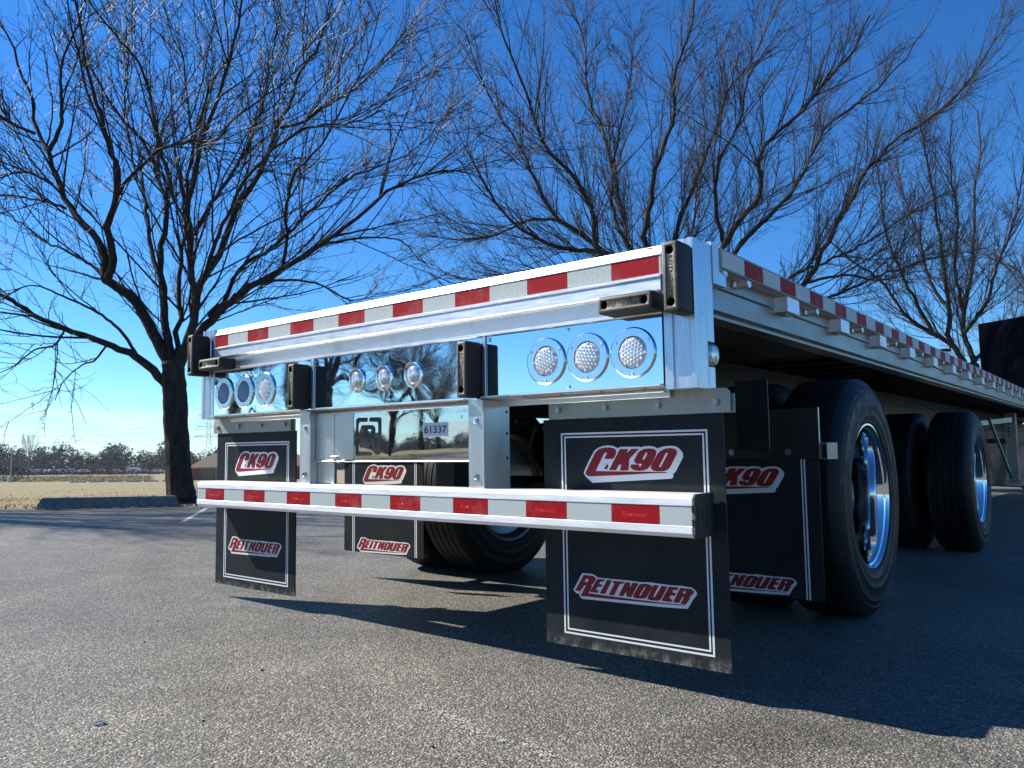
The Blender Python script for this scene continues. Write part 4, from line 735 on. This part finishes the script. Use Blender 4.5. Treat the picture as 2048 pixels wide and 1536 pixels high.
# ------------------------------------------------------------------ trees
def resample(P, n):
    P = np.asarray(P, float); k = len(P); t = np.linspace(0, k-1-1e-9, n); i = t.astype(int); f = (t-i)[:, None]
    g = lambda j: P[np.clip(j, 0, k-1)]
    p0, p1, p2, p3 = g(i-1), g(i), g(i+1), g(i+2)
    return .5*((2*p1)+(-p0+p2)*f+(2*p0-5*p1+4*p2-p3)*f**2+(-p0+3*p1-3*p2+p3)*f**3)
def tubes(P, R, k, rng):
    B, n, _ = P.shape; T = np.gradient(P, axis=1); T /= np.linalg.norm(T, axis=2, keepdims=True)+1e-9
    ref = rng.normal(size=(B, 1, 3)); ref /= np.linalg.norm(ref, axis=2, keepdims=True); U = np.cross(T, np.broadcast_to(ref, T.shape)); U /= np.linalg.norm(U, axis=2, keepdims=True)+1e-9
    W = np.cross(T, U); a = np.arange(k)*2*PI/k
    V = P[:, :, None]+R[:, :, None, None]*(U[:, :, None]*np.cos(a)[None, None, :, None]+W[:, :, None]*np.sin(a)[None, None, :, None])
    I = np.arange(B*n*k).reshape(B, n, k); J = np.roll(I, -1, 2)
    F = np.stack([I[:, :-1], J[:, :-1], J[:, 1:], I[:, 1:]], -1).reshape(-1, 4)
    return V.reshape(-1, 3), F
def children(P, R, idx, t, ln, r0, nseg, ang, up, jit, rng, taper=.35):
    B = len(idx); n = P.shape[1]; x = t*(n-1); i = np.minimum(x.astype(int), n-2); f = (x-i)[:, None]
    pa, pb = P[idx, i], P[idx, i+1]; pos = pa*(1-f)+pb*f; tan = pb-pa; tan /= np.linalg.norm(tan, axis=1, keepdims=True)+1e-9
    q = rng.normal(size=(B, 3)); q -= (q*tan).sum(1, keepdims=True)*tan; q /= np.linalg.norm(q, axis=1, keepdims=True)+1e-9
    q[:, 2] += .25; q /= np.linalg.norm(q, axis=1, keepdims=True)
    d = tan*np.cos(ang)[:, None]+q*np.sin(ang)[:, None]; out = np.zeros((B, nseg+1, 3)); out[:, 0] = pos; st = (ln/nseg)[:, None]
    sgn = np.where(rng.random((B, 1)) < .5, 1., -1.); z = rng.normal(size=(B, 3))
    for s in range(nseg):
        d = d+rng.normal(size=(B, 3))*jit+z*sgn*((-1)**s)*jit*.7+np.array([0, 0, up]); d /= np.linalg.norm(d, axis=1, keepdims=True)
        out[:, s+1] = out[:, s]+d*st*rng.uniform(.75, 1.25, (B, 1))
    Rr = r0[:, None]*(1-(1-taper)*np.linspace(0, 1, nseg+1)[None])
    return out, Rr
def spawn(P, R, per_m, t0, rng, cap=None):
    Ls = np.linalg.norm(np.diff(P, axis=1), axis=2).sum(1); c = rng.poisson(Ls*per_m); idx = np.repeat(np.arange(len(P)), c)
    t = rng.uniform(t0, 1.0, len(idx)); return idx, t, Ls
def build_tree_meshes(key, seed, dens=1.0):
    rng = np.random.default_rng(seed); T = TREES[key]; n = 30; LP = []; LR = []
    TV, TF, off = [], [], 0; wk = .80 if key == 'A' else .86
    for i, (r0, r1, pts) in enumerate(T['limbs']):
        r0 *= wk if i else .80; r1 *= wk if i else .80
        P = resample(pts, n); Ls = np.linalg.norm(np.diff(P, axis=0), axis=1).sum(); P[1:-1] += rng.normal(size=(n-2, 3))*Ls*.0024
        R = r1+(r0-r1)*(1-np.linspace(0, 1, n))**(1.15 if i else 1)
        if i == 0:
            R = R*(1+.55*np.exp(-np.linspace(0, 1, n)*14)); R[-1] *= .9
            V, F = tubes(P[None], R[None], 28, rng); a = np.arctan2(V[:, 1], V[:, 0]); c = np.repeat(P, 28, 0); V = c+(V-c)*(1+.06*np.sin(a*5+V[:, 2]*1.5)+.04*np.sin(a*9-V[:, 2]*3))[:, None]
        else:
            V, F = tubes(P[None], R[None], 10, rng); LP.append(P); LR.append(R)
        TV.append(V); TF.append(F+off); off += len(V)
    LP = np.array(LP); LR = np.array(LR)
    # second order limbs
    idx, t, Ls = spawn(LP, LR, 3.3*dens, .14, rng); pr = LR[idx, np.minimum((t*(n-1)).astype(int), n-1)]
    ln = rng.uniform(.8, 2.7, len(idx))*(1.1-.5*t); P2, R2 = children(LP, LR, idx, t, ln, np.clip(pr*.55, .006, .016)*rng.uniform(.6, 1.1, len(idx)), 11, rng.uniform(.30, .75, len(idx)), .03, .065, rng)
    V, F = tubes(P2, R2, 5, rng); TV.append(V); TF.append(F+off); off += len(V)
    CV, CF, co = [], [], 0
    idx, t, _ = spawn(P2, R2, 2.5*dens, .10, rng); ln = rng.uniform(.25, 1.0, len(idx))
    P3, R3 = children(P2, R2, idx, t, ln, rng.uniform(.0036, .0062, len(idx)), 6, rng.uniform(.4, .85, len(idx)), .03, .11, rng, .5)
    i1, t1, _ = spawn(LP, LR, 2.4*dens, .25, rng); P3b, R3b = children(LP, LR, i1, t1, rng.uniform(.3, 1.0, len(i1)), rng.uniform(.0042, .0075, len(i1)), 6, rng.uniform(.5, 1.2, len(i1)), .04, .14, rng, .5)
    P3 = np.concatenate([P3, P3b]); R3 = np.concatenate([R3, R3b])
    V, F = tubes(P3, R3, 4, rng); CV.append(V); CF.append(F+co); co += len(V)
    idx, t, _ = spawn(P3, R3, 4.2*dens, .1, rng)
    P4, R4 = children(P3, R3, idx, t, rng.uniform(.08, .36, len(idx)), rng.uniform(.0026, .0040, len(idx)), 3, rng.uniform(.45, 1.1, len(idx)), .05, .20, rng, .6)
    V, F = tubes(P4, R4, 3, rng); CV.append(V); CF.append(F+co); co += len(V)
    idx, t, _ = spawn(P2, R2, 7*dens, .05, rng); P5, R5 = children(P2, R2, idx, t, rng.uniform(.02, .07, len(idx)), rng.uniform(.0035, .0055, len(idx)), 1, rng.uniform(1., 1.5, len(idx)), 0, .1, rng, .8)
    V, F = tubes(P5, R5, 3, rng); CV.append(V); CF.append(F+co)
    return raw_mesh('trunk', np.concatenate(TV), np.concatenate(TF), M['bark'], True), raw_mesh('crown', np.concatenate(CV), np.concatenate(CF), M['twig'], True)
TMESH = {k: build_tree_meshes(k, s, d) for k, s, d in (('A', 3, 1.25), ('B', 5, 1.65), ('C', 9, 1.65))}
def tree(key, loc, rz, scl, label, group='bare honey locust trees along the lot'):
    e = empty('bare_tree', loc, rz, label=label, cat='tree', group=group); e.scale = (scl,)*3
    inst('trunk', TMESH[key][0], e); inst('crown', TMESH[key][1], e); return e
tree('A', tuple(TREES['A']['base']), 0, 1, 'big bare multi-stemmed tree on the left beside the parking block')
tree('B', tuple(TREES['B']['base']), 0, 1, 'wide bare tree rising in the middle above the trailer deck')
tree('C', tuple(TREES['C']['base']), 0, 1, 'bare tree on the right, its fork showing just above the trailer side rail')
def gt(x, y): return (x, y, g1(x, y)-.03)
tree('B', gt(2.6, 33.5), 1.9, .95, 'farthest bare tree of the row, cut by the right edge of the photo')
def refl(X, d): v = np.array([X-2.109, -1.903]); v = v/np.linalg.norm(v)*d; return 2.109+v[0], 1.903+v[1]
for k, X, d, rz, s, lb in (('A', .04, 38, 1.2, 1.0, 'bare tree mirrored beside the number in the polished lower plate'), ('B', -.34, 31, .5, 1.0, 'bare tree mirrored around the small lamps of the centre panel'), ('C', -.52, 25, 3.9, 1.0, 'bare tree mirrored at the left end of the centre panel'), ('C', .19, 70, 4.4, 1.05, 'distant bare tree mirrored below the number label'), ('A', -.95, 23, 2.2, .95, 'bare tree mirrored in the left lamp panel'), ('B', .27, 84, 2.9, 1.05, 'farthest bare tree mirrored right of the number label')):
    x, y = refl(X, d); tree(k, gt(x, y), rz, s, lb, 'bare trees behind the viewpoint')
tree('C', gt(-12.6, -1.2), 2.6, .8, 'bare tree left of the view whose branches shade the asphalt', 'bare trees behind the viewpoint')
# shredded plastic caught in the twigs
m, t, p = mat('thin_plastic', (.85, .85, .85), .4); p.inputs['Transmission Weight'].default_value = .35; M['bag'] = m
def rag(loc, n, label):
    mb = MB()
    for i in range(n):
        d = Vector((random.gauss(0, 1), random.gauss(0, 1), random.gauss(-.4, 1))).normalized(); q = Vector((random.gauss(0, .05), random.gauss(0, .05), random.gauss(0, .07))); wv = d.orthogonal().normalized()*.006
        prev = None
        for s in range(6):
            pt = q+d*s*.035+Vector((random.gauss(0, .012), random.gauss(0, .012), random.gauss(0, .012))); a = mb.bm.verts.new(pt-wv*(1-s/7)); b = mb.bm.verts.new(pt+wv*(1-s/7))
            if prev: mb.bm.faces.new((prev[0], prev[1], b, a))
            prev = (a, b)
    o = mb.build('plastic_rag', M['bag'], label=label, cat='plastic rag', recalc=False); o.location = loc
rag((-5.12, 5.71, 5.24), 26, 'larger pale shredded plastic rag caught in twigs high between the two big trees')
rag((-4.96, 6.28, 5.86), 12, 'smaller pale plastic shred caught in twigs above the larger one')

# ------------------------------------------------------------------ far side of the field
cx, cy = CAMP.x, CAMP.y
def polar(az, r, dz=0):
    a = math.radians(az); x, y = cx+r*math.sin(a), cy+r*math.cos(a); return (x, y, g1(x, y)+dz)
FM = [mat('far_evergreen', (.010, .018, .011), .9, 0, .1)[0], mat('far_bare_wood', (.048, .040, .038), .9, 0, .1)[0], mat('far_grey_wood', (.030, .029, .032), .9, 0, .1)[0], mat('far_brown_brush', (.08, .052, .036), .9, 0, .1)[0]]
def clumps(name, items, label, cat, kind='stuff'):
    V, Fm = [], []; rng = np.random.default_rng(4)
    for (x, y, z, wd, h, mi, n, shape) in items:
        u = rng.random(n); th = rng.uniform(0, 2*PI, n); rr = np.sqrt(rng.random(n))
        prof = {'round': np.sqrt(np.maximum(0, 1-(2*u-1.05)**2)), 'cone': (1-u)*1.0+.05, 'box': np.ones(n)}[shape]
        c = np.stack([x+wd/2*prof*rr*np.cos(th), y+wd/2*prof*rr*np.sin(th), z+h*u], -1); sz = rng.uniform(.35, .9, n)*(.055*h+.065*wd)*(1.5 if n < 50 else .72)
        tri = rng.normal(size=(n, 3, 3)); tri /= np.linalg.norm(tri, axis=2, keepdims=True); tri[:, :, 2] *= 1.15
        V.append((c[:, None]+tri*sz[:, None, None]).reshape(-1, 3)); Fm.append(np.full(n, mi))
        # trunk
        if shape != 'box':
            b = np.array([[[x-.03*wd, y, z], [x+.03*wd, y, z], [x, y, z+h*.8]]]); V.append(b.reshape(-1, 3)); Fm.append(np.array([1]))
    V = np.concatenate(V); Fm = np.concatenate(Fm)
    return tag(link(bpy.data.objects.new(name, raw_mesh(name, V, np.arange(len(V)).reshape(-1, 3), FM, mats=Fm))), label, cat, kind=kind)
it = []
for i in range(2200):
    az = random.uniform(-165, -15); r = random.uniform(335, 470); x, y, z = polar(az, r)
    hs_ = 1+.22*math.sin(az*1.9)+.12*math.sin(az*5.3); h = random.uniform(7, 11)*hs_*(1+(r-335)/500); k = random.random()
    ev = k < .22+.16*math.sin(az*2.3)
    it.append((x, y, z-1, random.uniform(4.5, 8), h, 0 if ev else random.choice((1, 1, 2)), 170, 'cone' if (ev and random.random() < .3) else 'round')); it.append((x+2, y, z-1, 7, h*.72, random.choice((1, 2, 2, 0)), 46, 'box'))
clumps('far_woods', it, 'dark band of mixed evergreen and bare woods beyond the field', 'woods')
it = []
for i in range(420):
    az = random.uniform(-100, -52); r = random.uniform(262, 285); x, y, z = polar(az, r); it.append((x, y, z-.3, random.uniform(4, 8), random.uniform(.6, 1.5), random.choice((3, 3, 2, 1)), 40, 'box'))
clumps('brown_brush', it, 'low reddish brown brush in front of the far woods', 'brush')
def shrub(name, az, r, wd, h, mi, shape, label, n=260, cat='shrub', group=None):
    x, y, z = polar(az, r); o = clumps(name, [(0, 0, 0, wd, h, mi, n, shape)], label, cat, None); o.location = (x, y, z); 
    if 'kind' in o: del o['kind']
    return o
def hedge(az0, az1, r, h):
    it = []
    for i in range(150):
        x, y, z = polar(az0+(az1-az0)*i/89, r+random.uniform(-.5, .5)); it.append((x, y, z, 1.6, h*random.uniform(.9, 1.1), 0, 110, 'box'))
    o = clumps('hedge', it, 'long low clipped dark green hedge beside the lamp post', 'hedge', None)
    if 'kind' in o: del o['kind']
hedge(-74, -67.6, 160, 1.0)
shrub('evergreen_shrub', -71.0, 172, 5.2, 2.4, 0, 'round', 'rounded dark evergreen shrub behind the lamp post')
shrub('evergreen_shrub', -72.2, 176, 5.0, 2.8, 0, 'round', 'dark evergreen shrub at the left edge of the photo')
shrub('brown_shrub', -65.75, 240, 2.6, 3.4, 2, 'round', 'small dark brown shrub standing in the field', 200)
shrub('small_conifer', -63.35, 262, 2.6, 3.0, 0, 'cone', 'small dark conifer right of the round bare tree', 200, 'tree')
def far_tree(key, az, r, s, rz, label):
    e = tree(key, polar(az, r, -.05), rz, s, label, 'bare trees far across the field')
far_tree('A', -64.95, 250, .62, .4, 'round bare tree standing in the middle of the field'); far_tree('C', -66.5, 245, .30, 2, 'thin small bare tree left of the brown shrub'); far_tree('C', -70.2, 320, 1.25, 1.1, 'tall bare tree rising above the far woods near the lamp post')
tb = lambda i: P0+ND*94+TD*(i)
x, y, z = polar(-66.4, 105); b0_ = np.array([x, y]); names = ['leftmost', 'second', 'third', 'fourth', 'fifth', 'rightmost']
for i in range(6):
    a = b0_+TD*(i-1.5)*1.95*1.0; b = a+TD*1.72
    parking_block(a[0], a[1], b[0], b[1], f'low tan parking block far out in the field, {names[i]} of a line of six', 'parking blocks far out in the field', .16, M['chip'])
# lamp post
x, y, z = polar(-71.17, 150); e = empty('lamp_post', (x, y, z), label='tall grey lamp post with a concrete foot beyond the field', cat='lamp post')
MB().cyl((0, 0, .45), 'Z', .42, .9, 16).build('concrete_foot', M['chip'], e); MB().cyl((0, 0, 3.1), 'Z', .11, 4.6, 10, .08).build('pole', M['galv'], e)
MB().box(-.75, .1, -.18, .18, 5.30, 5.46, .04, 1).build('lamp_head', M['galv'], e).rotation_euler = (0, 0, math.radians(60))
# parked vehicles
def car_me(cm, van):
    mb = MB()
    pr = [(-2.2, .35), (2.2, .35), (2.25, .75), (2.1, .95), (1.2, 1.02), (.6, 1.45), (-1.2, 1.48), (-1.9, 1.0), (-2.25, .95)] if not van else [(-2.5, .35), (2.5, .35), (2.5, 1.0), (1.9, 1.2), (1.5, 2.1), (-2.45, 2.15), (-2.5, 1.9)]
    mb.prism(pr, 'Y', -.85, .85); return mb.mesh('body', cm)
CARS = [(mat('white_car_paint', (.7, .7, .7), .25, 0, .5, .6)[0], 'white'), (mat('silver_car_paint', (.45, .46, .48), .3, .5)[0], 'silver'), (mat('dark_car_paint', (.05, .05, .06), .25, 0, .5, .6)[0], 'dark')]
BODY = {(c, v): car_me(CARS[c][0], v) for c in range(3) for v in (0, 1)}
WH = MB().cyl((0, 0, 0), 'Y', .33, .22, 14).mesh('wheel', M['tyre']); GL = MB().box(-1.1, .55, -.01, .01, 1.02, 1.36).mesh('side_window', M['darksteel'])
azs = [-70.0, -69.5, -68.9, -68.4, -67.9, -67.2, -66.9, -66.2, -65.3, -64.3, -64.0, -63.7, -62.9, -62.5]; od = 'first second third fourth fifth sixth seventh eighth ninth tenth eleventh twelfth thirteenth fourteenth'.split()
for i, az in enumerate(azs):
    c = (0, 0, 1, 0, 1, 0, 2, 0, 0, 0, 0, 1, 0, 2)[i]; v = (0, 0, 0, 0, 0, 0, 0, 0, 0, 1, 0, 0, 0, 0)[i]
    e = empty('parked_car', polar(az, 298+3*math.sin(i*2.1)), math.radians(-az+random.uniform(-12, 12)), label=f"tiny {CARS[c][1]} parked {'van' if v else 'car'} at the foot of the far woods, {od[i]} from the left", cat='van' if v else 'car', group='vehicles parked below the far woods')
    inst('body', BODY[(c, v)], e); [inst('wheel', WH, e, (a_, s_*.8, .33)) for a_ in (-1.4, 1.4) for s_ in (-1, 1)]; [inst('side_window', GL, e, (0, s_*.852, 0)) for s_ in (-1, 1)]
# brick building
x, y, z = polar(-60.95, 150); e = empty('brick_building', (x, y, z), math.radians(59.5), label='low brick building with a brown roof behind the left trailer post', cat='building')
m, t, p = mat('red_brick', (.23, .08, .055), .9); br = N(t, 'ShaderNodeTexBrick'); br.inputs['Color1'].default_value = (.23, .075, .05, 1); br.inputs['Color2'].default_value = (.16, .06, .05, 1); br.inputs['Mortar'].default_value = (.3, .27, .23, 1); br.inputs['Scale'].default_value = 4.5
t.links.new(objco(t), br.inputs['Vector']); t.links.new(br.outputs[0], p.inputs['Base Color']); M['brick'] = m
M['roofm'] = metal('brown_shingles', (.15, .105, .07), .85, (1, 1, 1), .3, (.08, .06, .05), 0, .05, .3, 6); M['beige'] = mat('beige_trim', (.42, .36, .25), .7)[0]; M['glass'] = mat('dark_glass', (.03, .06, .065), .08, 0, .8)[0]
MB().box(.3, 22, .3, 9, -.4, 2.28).build('wall', M['brick'], e)
mb = MB(); mb.bm.faces.new([mb.bm.verts.new(v) for v in ((-.4, -.4, 2.3), (22.6, -.4, 2.3), (18, 4.6, 4.75), (4.2, 4.6, 4.75))]); mb.bm.faces.new([mb.bm.verts.new(v) for v in ((-.4, -.4, 2.3), (4.2, 4.6, 4.75), (-.4, 9.6, 2.3))]); mb.bm.faces.new([mb.bm.verts.new(v) for v in ((4.2, 4.6, 4.75), (18, 4.6, 4.75), (22.6, 9.6, 2.3), (-.4, 9.6, 2.3))]); mb.bm.faces.new([mb.bm.verts.new(v) for v in ((22.6, -.4, 2.3), (22.6, 9.6, 2.3), (18, 4.6, 4.75))]); mb.build('roof', M['roofm'], e)
MB().box(-.4, 22.6, -.43, -.40, 2.12, 2.33).build('fascia', M['beige'], e); MB().box(-.02, .28, -.2, .2, -.4, 2.1).build('corner_column', M['beige'], e); MB().box(4.3, 4.5, .18, .29, -.4, 2.1).build('column', M['beige'], e)
w_ = MB().box(2.0, 4.2, .24, .295, -.2, 2.05).build('window', M['glass'], e); MB().box(3.08, 3.12, .22, .24, -.2, 2.05).build('mullion', M['beige'], w_)
e = empty('orange_cabinet', polar(-61.35, 150), math.radians(60), label='small orange cabinet left of the brick building', cat='cabinet'); MB().box(-.35, .35, -.3, .3, 0, 1.3, .03, 1).build('body', mat('orange_paint', (.55, .20, .03), .5)[0], e); MB().box(-.3, .3, -.31, -.3, 1.0, 1.02).build('door_gap', M['black'], e)
# pylon
x, y, z = polar(-59.78, 350); e = empty('power_pylon', (x, y, z), math.radians(59.8), label='tall steel lattice power pylon on the horizon', cat='pylon'); R_ = .10
def hw(h): return 3.4*(1-h/12.2)**1.5+.75 if h < 12.2 else .75
mb = MB(); hs2 = [0, 3.5, 6.5, 9, 11, 12.6, 14.5, 16.5, 18.5, 20.5, 22.5, 24.5, 26.5, 28.5]
for sx2 in (-1, 1):
    for sy2 in (-1, 1): mb.tube([(sx2*hw(h), sy2*hw(h), h) for h in hs2]+[(0, 0, 31)], R_, 4)
mb.build('legs', M['galv'], e); mb = MB()
for a, b in zip(hs2[:-1], hs2[1:]):
    for s in (-1, 1):
        for q in (-1, 1):
            mb.tube([(-hw(a), s*hw(a), a), (hw(b), s*hw(b), b)], .06, 3) if q > 0 else mb.tube([(hw(a), s*hw(a), a), (-hw(b), s*hw(b), b)], .06, 3)
            mb.tube([(s*hw(a), -q*hw(a), a), (s*hw(b), q*hw(b), b)], .06, 3)
mb.build('lattice_bracing', M['galv'], e)
for h, l in ((14.5, 5.9), (18.8, 4.6), (23.4, 4.0)):
    mb = MB()
    for s in (-1, 1):
        mb.tube([(0, 0, h), (s*l, 0, h)], .12, 4); mb.tube([(0, 0, h+1.0), (s*l, 0, h)], .09, 4)
        for k in (.55, 1.0): mb.tube([(s*l*k, 0, h), (s*l*k, 0, h-1.3)], .08, 4)
    mb.build('cross_arm', M['galv'], e)
M['wire'] = mat('wire_metal', (.10, .10, .11), .5, .6)[0]
def wire(tab, label, rad=.05):
    az = np.linspace(tab[0][0], tab[-1][0], 40); el = np.interp(az, [a for a, _ in tab][::-1] if tab[0][0] > tab[-1][0] else [a for a, _ in tab], [b for _, b in tab][::-1] if tab[0][0] > tab[-1][0] else [b for _, b in tab])
    co = np.polyfit(az, el, 3); el = np.polyval(co, az); p1 = Vector(polar(-59.8, 350)[:2]); p2 = Vector(polar(-96, 300)[:2]); pts = []
    for a_, e_ in zip(az, el):
        d = Vector((math.sin(math.radians(a_)), math.cos(math.radians(a_)))); nn = (p2-p1); de = d.x*nn.y-d.y*nn.x; o_ = p1-Vector((cx, cy)); r = (o_.x*nn.y-o_.y*nn.x)/de
        pts.append((cx+d.x*r, cy+d.y*r, CAMP.z+r*math.tan(math.radians(e_))))
    MB().tube(pts, rad, 4).build('power_line', M['wire'], label=label, cat='power line', group='power lines from the pylon', recalc=False)
wire([(-59.2, 2.15), (-62.5, 1.75), (-66, 1.66), (-71.8, 1.79), (-84, 2.9)], 'topmost thin power line running left from the pylon'); wire([(-59.2, 1.75), (-62.5, 1.45), (-66, 1.25), (-71.8, 1.2), (-84, 2.0)], 'middle thin power line running left from the pylon'); wire([(-59.2, 1.35), (-62.5, 1.0), (-66, .84), (-71.8, .80), (-84, 1.4)], 'lowest thin power line running left from the pylon')

# ------------------------------------------------------------------ truck at the far end
A_ = Vector((-.12, 15.32, 2.99)); B_ = Vector((.68, 14.8, 2.99)); yaw = math.atan2(B_.y-A_.y, B_.x-A_.x)
e = empty('semi_truck', (A_.x, A_.y, g1(A_.x, A_.y)), yaw, label='dark navy truck cab standing beyond the front end of the trailer', cat='truck'); zt = 2.99-g1(A_.x, A_.y)
M['navy'] = mat('navy_truck_paint', (.0007, .0009, .005), .7, 0, .02, 0)[0]; M['teal'] = mat('pale_green_frame_paint', (.25, .42, .36), .5)[0]
MB().box(0, 2.45, 0, 2.6, 1.55, zt, .02, 2).build('sleeper_box', M['navy'], e, True); MB().box(.1, 2.35, .4, 2.4, zt, zt+.05, .02, 1).build('roof_panel', M['navy'], e)
mb = MB(); mb.lathe([(-.012, .50), (-.012, .56), (0, .57), (0, .49)], 48, 'Y', (1.05, -.001, zt-.65), closed=True); mb.build('round_moulding', M['navy'], e, True)
for q_ in ((.9, 2.4, 0.02, .1, 1.44, 1.5), (.95, 1.05, .05, .15, .8, 1.43), (1.3, 1.42, .06, .15, .8, 1.43), (.8, 2.4, -.02, .045, 1.26, 1.32)): MB().box(*q_).build('frame_member', M['teal'], e)
MB().box(-.1, 2.3, .3, 5.0, .72, .98).build('chassis', M['darksteel'], e); MB().box(-1.6, 2.4, .25, .4, .10, 1.38, .03, 1).build('dark_screen_panel', M['darksteel'], e); MB().cyl((-.9, 1.6, .75), 'Y', .32, 1.6, 24).build('fuel_tank', M['darksteel'], e, True)  # wide upright panel is added, blacks out the sunlit ground seen beneath the deck
MB().box(.15, 2.3, 2.6, 4.4, 1.0, 2.6, .1, 2).build('cab', M['navy'], e, True)
for wx in (.1, 2.05):
    for wy in (.9, 2.2, 4.2): inst('wheel', TYM, e, (wx+.26, wy, .50))


# ------------------------------------------------------------------ air
_m = bpy.data.materials.new('haze_air'); _m.use_nodes = True; _t = _m.node_tree; _t.nodes.clear()
_o = N(_t, 'ShaderNodeOutputMaterial'); _v = N(_t, 'ShaderNodeVolumePrincipled'); _v.inputs['Density'].default_value = .00015; _v.inputs['Color'].default_value = (.82, .90, 1, 1); _v.inputs['Anisotropy'].default_value = .3
_t.links.new(_v.outputs[0], _o.inputs['Volume'])
tag(MB().box(-3100, 1900, -2200, 2750, -46, 34).build('haze', _m), 'thin pale blue haze over the field and far woods', 'haze', kind='stuff')
